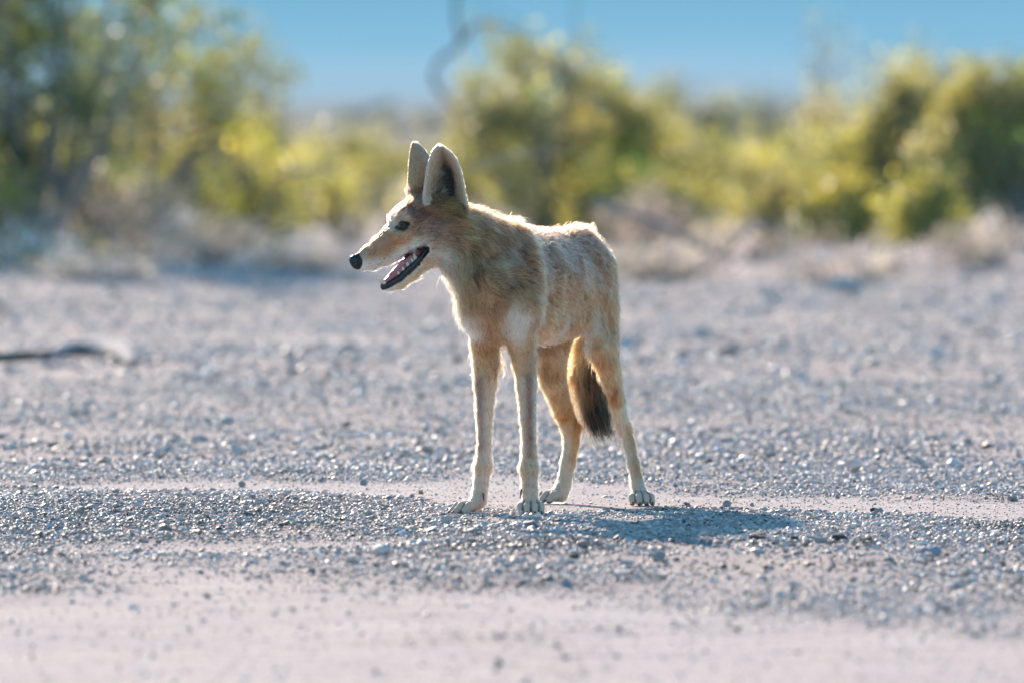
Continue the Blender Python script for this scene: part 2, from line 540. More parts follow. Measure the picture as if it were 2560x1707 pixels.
CG = 'creosote shrubs behind the gravel'
bush('creosote_bush', 101, 95, 55, -330, 760, 'tallest dark green creosote bush rising out of the left top corner', 'bush', CG, DARK + DARK + GREEN, n_stem=28, per=12, leaf=44, size=0.02, low=0.12, lean=(0.03, 0), stem_r=0.016)
bush('creosote_bush', 117, -330, 56, -950, 860, 'towering dark creosote bush mostly cut off by the left border', 'bush', CG, DARK + DARK + GREEN, n_stem=44, per=14, leaf=70, size=0.024, low=0.1, stem_r=0.018)
bush('creosote_bush', 102, 330, 57, -120, 640, 'open tall creosote bush with leaf tufts reaching right into the blue', 'bush', CG, GREEN, n_stem=22, per=7, leaf=40, size=0.019, low=0.35, lean=(0.14, 0))
bush('creosote_bush', 103, 610, 60, 285, 290, 'bright yellow green rounded creosote bush left of the coyote muzzle', 'bush', CG, YELLOW + GREEN, n_stem=22, per=10, leaf=42, size=0.019, low=0.12)
bush('creosote_bush', 104, 868, 64, 300, 300, 'small olive yellow bush directly behind the coyote nose', 'bush', CG, YELLOW + OLIVE, n_stem=12, per=8, leaf=34, size=0.018, low=0.15)
bush('creosote_bush', 105, 1390, 62, 95, 520, 'wide yellow green creosote bush behind the coyote back and ears', 'bush', CG, YELLOW + GREEN + OLIVE, n_stem=36, per=10, leaf=46, size=0.019, low=0.12)
bush('creosote_bush', 106, 1225, 63, 265, 280, 'leafy yellow bush just right of the coyote ears', 'bush', CG, YELLOW, n_stem=14, per=9, leaf=36, size=0.018, low=0.2)
bush('creosote_bush', 107, 1640, 66, 265, 300, 'pale green bush filling the gap right of the coyote rump', 'bush', CG, OLIVE + YELLOW, n_stem=14, per=8, leaf=36, size=0.018, low=0.2)
bush('creosote_bush', 108, 1800, 63, 330, 340, 'low spreading yellow bush between rump and right hand shrubs', 'bush', CG, YELLOW + OLIVE, n_stem=16, per=9, leaf=36, size=0.018, low=0.15)
bush('creosote_bush', 109, 2040, 60, 330, 330, 'low bush with bright yellow tufts at the foot of the spindly shrub', 'bush', CG, YELLOW + GREEN, n_stem=20, per=9, leaf=40, size=0.019, low=0.1)
bush('creosote_bush', 110, 2270, 58, 95, 420, 'large domed olive creosote bush right of the spindly shrub', 'bush', CG, OLIVE + YELLOW, n_stem=38, per=11, leaf=46, size=0.019, low=0.12)
bush('creosote_bush', 111, 2545, 57, 105, 330, 'olive creosote bush with dark base cut off by the right border', 'bush', CG, OLIVE + GREEN, n_stem=32, per=11, leaf=46, size=0.019, low=0.2)
bush('creosote_bush', 112, 2290, 55.5, 430, 230, 'small yellow green bush in front of the large domed bush', 'bush', CG, YELLOW + GREEN, n_stem=16, per=9, leaf=34, size=0.018, low=0.05)
bush('spindly_shrub', 113, 2040, 75, -20, 170, 'thin grey green spindly shrub standing alone against the blue', 'bush', None, HAZY, n_stem=4, per=11, leaf=34, size=0.02, low=0.2, spread=0.07, lean=(0, 0))
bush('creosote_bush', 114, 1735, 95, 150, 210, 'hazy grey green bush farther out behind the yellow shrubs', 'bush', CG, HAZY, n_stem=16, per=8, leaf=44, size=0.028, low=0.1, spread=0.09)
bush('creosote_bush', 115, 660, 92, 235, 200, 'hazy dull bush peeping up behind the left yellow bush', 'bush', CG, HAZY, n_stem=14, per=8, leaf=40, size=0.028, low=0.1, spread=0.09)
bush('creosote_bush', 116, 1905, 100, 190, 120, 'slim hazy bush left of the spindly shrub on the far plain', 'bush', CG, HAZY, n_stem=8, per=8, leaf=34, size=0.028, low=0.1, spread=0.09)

extra = [(-25, 58, 330, 260, DARK + GREEN, 'dark green bush cut off by the left border below the tallest bush'),
         (765, 70, 375, 260, YELLOW + OLIVE, 'low yellow bush left of the small nose bush'),
         (800, 80, 360, 260, OLIVE, 'olive bush farther out left of the coyote ears'),
         (965, 80, 330, 300, OLIVE + YELLOW, 'distant olive yellow bush straight behind the coyote ears'),
         (700, 66, 360, 300, YELLOW + OLIVE, 'airy yellow bush between the rounded left bush and the nose bush'),
         (1880, 78, 300, 300, OLIVE + YELLOW, 'airy olive bush behind the low spreading yellow bush'),
         (1570, 80, 290, 260, OLIVE, 'airy olive bush behind the coyote rump'),
         (1760, 70, 330, 320, OLIVE + YELLOW, 'airy olive yellow bush between the rump bush and the low spreading one'),
         (2010, 69, 300, 280, YELLOW + OLIVE, 'loose yellow olive bush just behind the spindly shrub foot'),
         (2120, 66, 215, 260, OLIVE, 'tall loose olive bush leaning on the left side of the domed bush'),
         (1570, 62, 250, 330, YELLOW + GREEN, 'right hand half of the yellow green thicket above the coyote rump'),
         (1125, 70, 425, 180, OLIVE + YELLOW, 'low olive bush directly behind the coyote neck'),
         (1505, 60, 400, 220, YELLOW + GREEN, 'low yellow bush in front of the wide bush above the rump'),
         (1690, 60, 450, 200, YELLOW, 'knee high yellow bush right of the rump'),
         (1930, 57.5, 430, 220, YELLOW + OLIVE, 'rounded yellow bush in front of the low spreading one'),
         (2130, 57, 420, 220, YELLOW, 'bright yellow bush left of the small front bush'),
         (440, 59, 350, 260, YELLOW + GREEN, 'yellow green bush between the tall left bush and the rounded one'),
         (205, 57.5, 300, 300, GREEN + DARK, 'mid green bush under the crown of the tallest left bush'),
         (2400, 57, 250, 260, OLIVE + YELLOW, 'yellow olive bush wedged between the domed bush and the right border bush')]
for i, (px, D, tp, w, pal_, lab) in enumerate(extra):
    bush('creosote_bush', 150 + i, px, D, tp, w, lab, 'bush', CG, pal_, n_stem=16, per=9, leaf=36, size=0.019, low=0.1)

SG = 'dry straw coloured scrub under the creosote'
dry = [(330, 56, 405, 420, 'pinkish dry scrub mound under the left creosote bushes'),
       (520, 54, 525, 300, 'low straw pink tuft in front of the rounded left bush'),
       (90, 52, 560, 320, 'dry grey pink brush at the foot of the tallest left bush'),
       (1600, 58, 455, 260, 'pinkish straw tuft just right of the coyote back'),
       (1870, 54, 540, 420, 'dry mauve scrub below the low yellow bushes'),
       (2470, 53, 545, 360, 'brown grey dry brush at the foot of the right border bush'),
       (1010, 66, 450, 240, 'pale straw brush seen between nose bush and coyote forehead'),
       (740, 52, 600, 280, 'thin grey litter brush below the coyote chin at left'),
       (1660, 51, 585, 380, 'sprawling grey mauve twigs right of the coyote rump'),
       (2120, 50, 610, 340, 'low pale scrub in front of the small front bush'),
       (1180, 60, 500, 300, 'grey mauve brush directly behind the coyote neck'),
       (230, 49, 640, 380, 'flat grey litter along the shaded ground at left')]
for i, (px, D, tp, w, lab) in enumerate(dry):
    bush('dry_scrub', 200 + i, px, D, tp, w, lab, 'scrub', SG, DRY + [(.24, .2, .17), (.3, .26, .12)], n_stem=34, per=12, leaf=8, size=0.011, low=0.1, mat=m_dry, spread=0.05, stem_r=0.006, up=0.15)

# bare grey branches
def twig_obj(name, lines, label, cat, mat, group=None, part='twig'):
    b0 = lines[0][0][0]
    root = empty(name, b0, label, cat, group)
    for ln in lines:
        V, Fq = tubes([ln], 6)
        mesh_obj(part, V, Fq, mat, root, smooth=True)
    return root


def smooth_line(pts_, k=24):
    pts_ = np.asarray(pts_, float)
    t = np.linspace(0, len(pts_) - 1, k)
    out = []
    for q in t:
        i = int(min(q, len(pts_) - 2)); f = q - i
        p0 = pts_[max(i - 1, 0)]; p1 = pts_[i]; p2 = pts_[i + 1]; p3 = pts_[min(i + 2, len(pts_) - 1)]
        out.append(0.5 * ((2 * p1) + (-p0 + p2) * f + (2 * p0 - 5 * p1 + 4 * p2 - p3) * f * f + (-p0 + 3 * p1 - 3 * p2 + p3) * f ** 3))
    return np.array(out)


DB = 66.0
def pl(l_, dd=0.0):
    return [P(a, b_, dd + c, DB) for a, b_, c in l_]


main = smooth_line(pl([(1250, 700, 0), (1215, 520, 0), (1190, 400, 0), (1160, 300, 0.1), (1090, 215, 0.2), (1092, 160, 0.2), (1150, 110, 0.1), (1140, 40, 0), (1150, -60, 0)]), 40)
arc = smooth_line(pl([(1150, 112, 0.1), (1180, 70, 0), (1215, 55, -0.1), (1270, 75, -0.2), (1320, 105, -0.3)]), 20)
low_ = smooth_line(pl([(1200, 440, 0), (1150, 330, 0.2), (1060, 320, 0.3), (960, 340, 0.4), (900, 380, 0.5)]), 22)
off = smooth_line(pl([(1170, 20, 0), (1230, 20, .1), (1290, 50, .2)]), 10)
twig_obj('bare_branch', [(main, np.linspace(0.021, 0.016, 40)), (arc, np.linspace(0.017, 0.012, 20)), (low_, np.linspace(0.011, 0.007, 22)), (off, np.linspace(0.005, 0.003, 10))],
         'bare grey branch curling up above the coyote ears into the blue', 'branch', m_greywood)
b2 = smooth_line(pl([(1400, 560, 14), (1440, 330, 14), (1470, 170, 14), (1440, 60, 14), (1432, -60, 14)]), 20)
b3 = smooth_line(pl([(1445, 75, 14), (1480, 80, 14.1), (1500, 110, 14.2)]), 10)
twig_obj('bare_branch', [(b2, np.linspace(0.008, 0.006, 20)), (b3, np.linspace(0.005, 0.003, 10))],
         'faint upright grey twig above the wide yellow green bush', 'branch', m_greywood)
# fallen grey sticks in the brush behind the rump
for k_, (pa, pb, lab) in enumerate([(((1180, 418), (1290, 392), (1430, 372)), 0.008, 'pale fallen stick lying across the bush right of the ears'),
                                    (((1480, 500), (1640, 560), (1800, 640)), 0.02, 'long grey fallen stick leaning down behind the coyote rump'),
                                    (((1850, 590), (1900, 560), (1980, 590)), 0.014, 'short grey stick in the low brush left of the dark bushes'),
                                    (((700, 440), (800, 425), (860, 440)), 0.012, 'thin pale stick in front of the small nose bush')]):
    ln = smooth_line([P(a, b_, 0.25 * j, 52.0) for j, (a, b_) in enumerate(pa)], 14)
    o_ = mesh_obj('fallen_stick', *tubes([(ln, np.linspace(pb, pb * 0.5, 14))], 6), m_greywood, smooth=True, origin=ln[0])
    tag(o_, lab, 'stick', 'fallen sticks in the brush')

# low shrubs scattered over the far plain (one mesh datablock, many things)
def plain_proto():
    g = np.random.default_rng(400)
    k = 1500
    d = unit(g.normal(size=(k, 3))) * (g.random((k, 1)) ** 0.4)
    d[:, 2] = np.abs(d[:, 2])
    c = d * np.array([0.75, 0.75, 0.75]) * (0.75 + 0.5 * noise3(d * 2.3 + 5, 9))[:, None]
    V, Fq = leaves(c + np.array([0, 0, 0.02]), 0.05, 0.5, g)
    pal = np.array(HAZY + OLIVE)
    tc = pal[g.integers(len(pal), size=k)]
    return V, Fq, np.repeat(tc, 4, 0)


pv_, pf_, pc_ = plain_proto()
proto = mesh_obj('plain_shrub', pv_, pf_, m_leaf, colors=pc_)
tag(proto, 'low grey green shrub blurred on the far plain below the mountains', 'bush', 'low shrubs on the far plain')
g = np.random.default_rng(401)
first = True
for i in range(44):
    D = math.exp(g.uniform(math.log(95), math.log(600)))
    px = g.uniform(-60, 2620)
    x, y_ = at_px(px, D)
    o_ = proto if first else proto.copy()
    if not first:
        col.objects.link(o_)
    first = False
    s = g.uniform(0.4, 0.85)
    o_.location = (x, y_, float(ground_z(np.array([x]), np.array([y_]))[0]))
    o_.rotation_euler = (0, 0, g.uniform(0, 6.28))
    o_.scale = (s * g.uniform(0.9, 1.3), s * g.uniform(0.9, 1.3), s)

# ------------------------------------------------------------------ rocks lying on the gravel, far mounds in place of sunlit sand
m_rock, nt, n, l, b = new_mat('field_stone')
oi = n.new('ShaderNodeAttribute'); oi.attribute_name = 'tint'
nz = n.new('ShaderNodeTexNoise'); nz.inputs['Scale'].default_value = 90; nz.inputs['Detail'].default_value = 6
tc_ = n.new('ShaderNodeTexCoord'); l.new(tc_.outputs['Object'], nz.inputs['Vector'])
mm = n.new('ShaderNodeMapRange'); mm.inputs['To Min'].default_value = 0.7; mm.inputs['To Max'].default_value = 1.25
l.new(nz.outputs['Fac'], mm.inputs['Value'])
mu = n.new('ShaderNodeMix'); mu.data_type = 'RGBA'; mu.blend_type = 'MULTIPLY'; mu.inputs['Factor'].default_value = 1
l.new(oi.outputs['Color'], mu.inputs['A']); l.new(mm.outputs['Result'], mu.inputs['B'])
l.new(mu.outputs['Result'], b.inputs['Base Color']); b.inputs['Roughness'].default_value = 0.85; b.inputs['Specular IOR Level'].default_value = 0.12


def sphere_mesh(sub):
    V = ICO_V.copy(); Fc = ICO_F.copy()
    for _ in range(sub):
        e = {}
        Vl = list(V); nf = []
        def mid(a, b_):
            k = (min(a, b_), max(a, b_))
            if k not in e:
                e[k] = len(Vl); Vl.append(unit((Vl[a] + Vl[b_]) / 2))
            return e[k]
        for a, b_, c in Fc:
            ab, bc, ca = mid(a, b_), mid(b_, c), mid(c, a)
            nf += [(a, ab, ca), (b_, bc, ab), (c, ca, bc), (ab, bc, ca)]
        V = np.array(Vl); Fc = np.array(nf)
    return V, Fc


SPH3 = sphere_mesh(3)


def rock(px, py, w, h, color, seed, label, d=None, name='rock', group=None, depth_k=0.9):
    """py is the row of the rock's foot; w,h in pixels"""
    D = d or float(ground_D(py))
    x, y_ = at_px(px, D)
    z = float(ground_z(np.array([x]), np.array([y_]))[0])
    g = np.random.default_rng(seed)
    V, Fc = SPH3
    V = V.copy()
    for _ in range(9):                               # knock flats off the ball
        nn = unit(g.normal(size=3)); dd = g.uniform(0.62, 0.9)
        pr = V @ nn
        V = V - np.maximum(pr - dd, 0)[:, None] * nn
    V = V * (1 + 0.14 * (noise3(V * 3 + seed, 7)[:, None] - 0.5))
    sx, sz = w * D / F_PX / 2, h * D / F_PX * (0.62 if D < 40 else 0.34)
    V = V / np.abs(V).max(0) * np.array([sx, sx * depth_k, sz])
    o = mesh_obj(name, V + np.array([x, y_, z + sz * 0.55]), Fc, m_rock, colors=np.tile(color, (len(V), 1)), origin=(x, y_, z))
    tag(o, label, 'rock', group)
    return o


pale, pinkish, grey, darkc, bluegrey, red = (.55, .47, .43), (.52, .40, .34), (.34, .31, .30), (.07, .06, .055), (.30, .31, .33), (.42, .24, .17)
RG = 'stones on the gravel'
rocks = [(1818, 1268, 22, 17, grey, 'grey angular pebble on the sandy strip right of the hind paw'),
         (1830, 1280, 22, 13, grey, 'darker flat pebble touching the angular one right of the hind paw'),
         (1757, 838, 48, 34, pale, 'pale tilted stone on the gravel right of the coyote thigh'),
         (1818, 1098, 40, 16, pinkish, 'flat tan stone on the gravel far right of the hind legs'),
         (2098, 1358, 46, 24, darkc, 'largest dark earth clod right of the coyote shadow'),
         (2165, 1366, 44, 20, darkc, 'dark flat clod beside the largest clod'),
         (1895, 1362, 50, 16, darkc, 'low dark clod at the edge of the coyote shadow'),
         (1985, 1360, 26, 14, darkc, 'small dark clod between two larger dark clods'),
         (2328, 1392, 62, 24, bluegrey, 'blue grey blurred slab of stone low at the right'),
         (1052, 1235, 15, 11, red, 'small reddish pebble on the sand left of the forepaw'),
         (1030, 1248, 14, 12, grey, 'small grey pebble beside the reddish one'),
         (803, 1204, 18, 16, grey, 'round grey pebble on the left end of the sandy strip'),
         (908, 1210, 20, 16, bluegrey, 'bluish pebble on the sandy strip left of the forepaws'),
         (604, 1212, 20, 16, grey, 'dark grey pebble at the left tip of the sandy strip'),
         (1008, 1345, 32, 13, (.40, .46, .52), 'flat pale blue stone in the gravel below the left forepaw'),
         (1650, 1412, 34, 24, grey, 'grey stone in the gravel below the coyote shadow'),
         (1418, 1475, 34, 24, bluegrey, 'blurred dark stone in the foreground below the forepaws'),
         (436, 1105, 30, 20, pinkish, 'pale orange stone in the gravel at middle left'),
         (500, 1100, 44, 14, bluegrey, 'blue flat stone next to the pale orange one'),
         (1880, 1268, 12, 10, grey, 'tiny grey pebble at the far end of the sandy strip'),
         (2185, 1285, 20, 15, darkc, 'small dark stone at the right tip of the sandy strip'),
         (38, 692, 56, 26, pinkish, 'blurred pinkish mound for a sunlit sand patch at the left border under the tall bush'),  # from here down: flat pale mounds added in place of sunlit sand patches
         (128, 705, 92, 52, pale, 'blurred pale mound for a sunlit sand patch beside the pinkish one on the left'),
         (622, 672, 88, 58, pale, 'blurred pale mound for a sunlit sand patch in front of the yellow left bush'),
         (530, 610, 82, 70, pinkish, 'blurred pink mound for a sunlit sand patch behind the pale one at left'),
         (695, 602, 56, 44, pale, 'small blurred pale mound for a sunlit sand patch left of the coyote nose'),
         (2105, 720, 110, 74, pale, 'largest blurred pale mound for a sunlit sand patch at the foot of the right bushes'),
         (1922, 735, 66, 50, pinkish, 'blurred pinkish mound for a sunlit sand patch left of the largest pale mound'),
         (2030, 745, 60, 34, pale, 'low blurred mound for a sunlit sand patch between the two pale mounds'),
         (2425, 690, 46, 40, pinkish, 'small blurred mound for a sunlit sand patch under the right border bush'),
         (2490, 745, 50, 34, pale, 'blurred pale mound for a sunlit sand patch at the right border'),
         (2410, 750, 46, 34, pinkish, 'blurred pinkish mound for a sunlit sand patch left of the right border mound')]
for i, (px, py, w, h, c, lab) in enumerate(rocks):
    rock(px, py, w, h, c, 500 + i, lab, group=RG)

# bleached driftwood at the left border
wp = [(-90, 912), (-10, 910), (70, 906), (140, 897), (190, 893), (235, 894), (278, 899), (310, 908), (330, 920)]
wood = []
for a_, b_ in wp:
    D_ = float(ground_D(b_)); wood.append((*at_px(a_, D_), 0.0))
wood = smooth_line(wood, 40)
wt = np.linspace(0, 1, 40)
r_ = np.interp(wt, [0, 0.3, 0.5, 0.72, 0.9, 1], [0.014, 0.015, 0.022, 0.034, 0.026, 0.010]) * (1 + 0.16 * np.sin(wt * 23) * np.sin(wt * 9 + 1))
wood[:, 2] = ground_z(wood[:, 0], wood[:, 1]) + r_ * 0.95
root = empty('driftwood', (wood[0][0], wood[0][1], 0), 'bleached bent branch lying on the gravel at the left border', 'wood')
m_bleach = simple_mat('bleached_wood', (0.52, 0.46, 0.42), 0.95, 0.02)
m_dark_wood = simple_mat('dark_wood', (0.11, 0.10, 0.09), 0.95, 0.04)  # left part of the branch gets a darker colour
V, Fq = tubes([(wood[13:], r_[13:])], 10); mesh_obj('bleached_wood', V, Fq, m_bleach, root, smooth=True)
V, Fq = tubes([(wood[:17], r_[:17] * np.linspace(1.12, 0.9, 17))], 10); mesh_obj('dark_end', V, Fq, m_dark_wood, root, smooth=True)

# ------------------------------------------------------------------ coyote
# One body surface: limbs and trunk are tapered elliptical segments blended in a distance field and meshed at 2.5 mm.
VOX = 0.0025
HEAD = np.array([-0.33, -0.944, 0.0])           # the way the body points: at the camera, a little left
LEFT = np.array([0.944, -0.33, 0.0])            # the animal's left
YAW = R(20)
HL = np.array([math.sin(YAW), -math.cos(YAW), 0.0])    # the head's left
HF = np.array([-math.cos(YAW), -math.sin(YAW), 0.0])   # the head's forward, level
HD = -0.53
HC = P(1070, 545, HD)
UPV = np.array([0, 0, 1.0])


def H(px, py, lat=0.0):
    """point of the head's middle plane seen at (px,py), then lat metres to the head's left"""
    px = px - abs(lat) * 435.0            # so that the near-side feature shows at px
    X = (px - 1070) / 1280.0
    return P(px, py, HD + X * math.tan(YAW)) + HL * lat


SEGS = []          # a, b, (rs0, rt0), (rs1, rt1), S ref, chain id, flow, fur length, lift


class Chain:
    def __init__(self, name, nodes, side, k=0.02, fur=0.012, lift=0.35, flow=None, op='add'):
        self.name, self.k, self.fur, self.lift, self.op = name, k, fur, lift, op
        self.P = [np.asarray(nd[0], float) for nd in nodes]
        self.r = [(nd[1], nd[2] if len(nd) > 2 else nd[1]) for nd in nodes]
        self.side = unit(side)
        self.flow = flow

    def segs(self):
        out = []
        for i in range(len(self.P) - 1):
            a, b = self.P[i], self.P[i + 1]
            u = unit(b - a)
            s = unit(self.side - u * (self.side @ u))
            w = np.cross(u, s)
            out.append((a, b, u, s, w, self.r[i], self.r[i + 1]))
        return out


def seg_sdf(p, sg):
    a, b, u, s, w, r0, r1 = sg
    L = np.linalg.norm(b - a)
    q = p - a
    t = np.clip((q @ u) / L, 0, 1)
    al = q @ u - t * L
    rs = r0[0] + (r1[0] - r0[0]) * t
    rt = r0[1] + (r1[1] - r0[1]) * t
    ru = np.minimum(rs, rt)
    x, y, z = (q @ s) / rs, (q @ w) / rt, al / ru
    k0 = np.sqrt(x * x + y * y + z * z) + 1e-9
    k1 = np.sqrt((x / rs) ** 2 + (y / rt) ** 2 + (z / ru) ** 2) + 1e-9
    return k0 * (k0 - 1) / k1


def smin(a, b, k):
    h = np.maximum(k - np.abs(a - b), 0) / k
    return np.minimum(a, b) - h * h * k * 0.25


def chain_sdf(p, ch):
    d = None
    for sg in ch.segs():
        e = seg_sdf(p, sg)
        d = e if d is None else smin(d, e, 0.006)
    return d


chains = []
def C(*a, **k):
    c = Chain(*a, **k); chains.append(c); return c


back_down = unit(-HEAD + np.array([0, 0, -0.55]))
# trunk ------------------------------------------------------------
C('trunk', [(P(1226, 768, -.52), .042, .068), (P(1258, 722, -.43), .058, .098), (P(1316, 716, -.28), .072, .095), (P(1380, 708, -.12), .067, .086),
            (P(1440, 682, .02), .056, .070), (P(1466, 700, .10), .044, .062)], LEFT, k=0.025, fur=.017, lift=.32, flow=back_down)
C('spine', [(P(1222, 592, -.44), .022), (P(1283, 580, -.36), .014), (P(1338, 604, -.22), .013), (P(1400, 602, -.08), .015), (P(1450, 590, .02), .014),
            (P(1496, 638, .11), .020), (P(1508, 690, .13), .022)], LEFT, k=0.028, fur=.017, lift=.40, flow=unit(-HEAD + np.array([0, 0, 0.12])))
for sd in (1, -1):
    C('scapula', [(P(1262, 610, -.40) + LEFT * .026 * sd, .014), (P(1262, 700, -.44) + LEFT * .044 * sd, .024), (P(1258, 780, -.50) + LEFT * .048 * sd, .028)], LEFT, k=0.05, fur=.018, lift=.36, flow=back_down)
# rib and loin folds (left and right)
for i, (pa, pb, pc_, dd) in enumerate([((1338, 600), (1368, 668), (1376, 745), -.22), ((1372, 606), (1402, 680), (1412, 765), -.15), ((1404, 606), (1438, 668), (1450, 740), -.08)]):
    for sd in (1, -1):
        def flank(px, py, dd=dd, sd=sd):
            q = P(px, py, dd)
            return q
        pts_ = [flank(*pa), flank(*pb), flank(*pc_)]
        if sd < 0:
            mid = P(1382, 700, -.12)
            pts_ = [q - LEFT * (2 * ((q - mid) @ LEFT)) for q in pts_]
        C('rib', [(q, .006, .006) for q in pts_], LEFT, k=0.012, fur=.017, lift=.34, flow=back_down)
C('belly', [(P(1300, 800, -.40), .040, .030), (P(1372, 800, -.22), .044, .040), (P(1440, 776, -.05), .034, .042)], LEFT, k=0.03, fur=.016, lift=.3, flow=back_down)
HOLLOW = [(P(1445, 690, -.06) + LEFT * .088, P(1480, 800, -.05) + LEFT * .090), (P(1445, 690, -.06) - LEFT * .088, P(1480, 800, -.05) - LEFT * .090)]
# neck and throat
C('neck', [(P(1114, 572, -.53), .046, .048), (P(1176, 612, -.49), .050, .062), (P(1240, 676, -.43), .058, .080)], LEFT * .5 + HL * .5, k=0.035, fur=.024, lift=.36,
  flow=unit(np.array([.75, .45, -.55])))
C('throat', [(P(1136, 645, -.54), .026, .026), (P(1184, 700, -.53), .028, .028), (P(1206, 775, -.53), .032, .034)], LEFT * .5 + HL * .5, k=0.03, fur=.020, lift=.4, flow=unit(np.array([.25, .2, -1])))
# tail
tail_nodes = [P(1492, 690, .13), P(1492, 760, .18), P(1474, 850, .19), P(1468, 930, .185), P(1486, 1010, .17), P(1496, 1050, .165)]
C('tail', [(q, r) for q, r in zip(tail_nodes, (.022, .019, .017, .017, .013, .006))], LEFT, k=0.02, fur=.050, lift=.44)
# legs: outward = the leg's side axis
C('foreleg', [(P(1208, 775, -.49), .032, .042), (P(1212, 850, -.455), .0245, .036), (P(1213, 905, -.44), .0210, .027), (P(1213, 960, -.445), .0195, .022), (P(1211, 1034, -.455), .0146, .0170),
              (P(1211, 1121, -.465), .0115, .0140), (P(1208, 1163, -.467), .0156, .0180), (P(1203, 1202, -.467), .0124, .014), (P(1198, 1248, -.470), .0150, .015)], LEFT, k=0.018, fur=.0080, lift=.27, flow=-UPV)
C('foreleg', [(P(1292, 775, -.515), .034, .044), (P(1306, 850, -.48), .0230, .038), (P(1312, 905, -.468), .0195, .028), (P(1316, 960, -.472), .0180, .022), (P(1320, 1045, -.482), .0140, .0170),
              (P(1323, 1121, -.488), .0124, .0145), (P(1323, 1170, -.49), .0172, .0185), (P(1324, 1215, -.49), .0134, .0145), (P(1326, 1255, -.492), .0160, .016)], LEFT, k=0.018, fur=.0080, lift=.27, flow=-UPV)
# left hind
C('hindleg', [(P(1486, 665, .03), .038, .066), (P(1495, 760, -.01), .033, .070), (P(1507, 850, -.035), .024, .050), (P(1523, 925, -.01), .0155, .032), (P(1546, 1012, .045), .0095, .021),
              (P(1561, 1074, .07), .0092, .0165)], LEFT, k=0.022, fur=.012, lift=.28, flow=unit(np.array([.1, .35, -1])))
C('hock', [(P(1566, 1066, .085), .0085, .012), (P(1573, 1110, .068), .0105, .0145), (P(1584, 1160, .05), .0112, .0125), (P(1594, 1210, .03), .0118, .012), (P(1599, 1244, .012), .0135, .013)], LEFT, k=0.010, fur=.0065, lift=.22, flow=-UPV)
# right hind, turned outwards
RS = unit(np.array([.55, -.83, 0]))
C('hindleg', [(P(1405, 690, .09), .046, .060), (P(1385, 800, .05), .030, .052), (P(1375, 880, .035), .024, .036), (P(1384, 950, .055), .0185, .0245), (P(1406, 1020, .10), .0125, .0185),
              (P(1427, 1076, .145), .0115, .0175)], RS, k=0.020, fur=.012, lift=.28, flow=unit(np.array([.15, .2, -1])))
C('hock', [(P(1440, 1070, .15), .0095, .009), (P(1428, 1110, .148), .0125, .0155), (P(1420, 1160, .14), .0125, .0150), (P(1409, 1210, .13), .0130, .0140), (P(1401, 1236, .127), .0140, .0150)], RS, k=0.012, fur=.0065, lift=.22, flow=-UPV)


CLAWS = []
def paw(ankle, fwd, size=1.0, ground=0.0):
    """four toes and the pad under an ankle point, fwd = where the toes point"""
    f = unit(np.array([fwd[0], fwd[1], 0.0]))
    s = np.array([-f[1], f[0], 0])
    a = np.array(ankle, float)
    base = np.array([a[0], a[1], ground])
    C('paw', [(base + UPV * .026 - f * .004, .0150 * size, .014), (base + UPV * .017 + f * .008, .0170 * size, .012)], s, k=0.006, fur=.004, lift=.2, flow=unit(f + UPV * -.5))
    for lat, fw in ((-.0185, .026), (-.0065, .036), (.0065, .036), (.0185, .026)):
        lat *= size; fw *= size
        k1 = base + s * lat * .85 + f * (fw * .45) + UPV * .021
        k2 = base + s * lat * 1.05 + f * fw + UPV * .0165
        k3 = base + s * lat * 1.12 + f * (fw + .012) + UPV * .0078
        C('toe', [(k1, .0062, .0080), (k2, .0064, .0090), (k3, .0056, .0074)], s, k=0.0012, fur=.0020, lift=.10, flow=unit(f + UPV * -.6))
        CLAWS.append((k3 + f * .004 + UPV * .001, k3 + f * .0125 - UPV * .0055))


paw(P(1190, 1265, -.462), (-.86, -.5), 1.0)
paw(P(1326, 1265, -.478), (.02, -1.0), 1.0)
paw(P(1600, 1250, .018), (.12, -1.0), 0.95)
paw(P(1398, 1245, .125), (-.85, -.52), 0.95)

# head ---------------------------------------------------------------
hb = unit(H(1070, 545) - H(900, 650))           # backwards along the face
hdn = np.array([0, 0, -1.0])
C('skull', [(H(1100, 560), .044, .046), (H(1058, 545), .043, .041), (H(1024, 555), .032, .034)], HL, k=0.02, fur=.012, lift=.28, flow=unit(hb + hdn * .15))
C('muzzle', [(H(1020, 583), .030, .042), (H(986, 608), .024, .033), (H(958, 628), .0205, .0285), (H(925, 646), .0175, .0225), (H(900, 656), .0135, .0165)], HL, k=0.014, fur=.006, lift=.16, flow=hb)
C('nose_pad', [(H(897, 652), .0115, .0125), (H(889, 655), .0098, .0115)], HL, k=0.006, fur=0.0, lift=0, flow=hb)
for sd in (1, -1):
    C('cheek', [(H(1035, 605, sd * .022), .020, .026), (H(1085, 602, sd * .030), .026, .034), (H(1118, 612, sd * .026), .024, .034)], HL, k=0.02, fur=.012, lift=.30, flow=unit(hb + hdn * .4 + HL * sd * .12))
    C('brow', [(H(1000, 551, sd * .017), .009), (H(1020, 545, sd * .026), .0095), (H(1050, 556, sd * .033), .010)], HL, k=0.012, fur=.008, lift=.22, flow=unit(hb + hdn * .1))
    C('zygoma', [(H(988, 592, sd * .020), .011), (H(1020, 588, sd * .029), .0115), (H(1055, 583, sd * .035), .013)], HL, k=0.012, fur=.009, lift=.22, flow=unit(hb + hdn * .2))
C('jaw', [(H(1085, 628), .026, .030), (H(1058, 648), .0205, .0215), (H(1030, 679), .0165, .0150), (H(1000, 705), .0130, .0118), (H(972, 717), .0095, .0090)], HL, k=0.012, fur=.007, lift=.22, flow=unit(hb * .9 + hdn * .5))

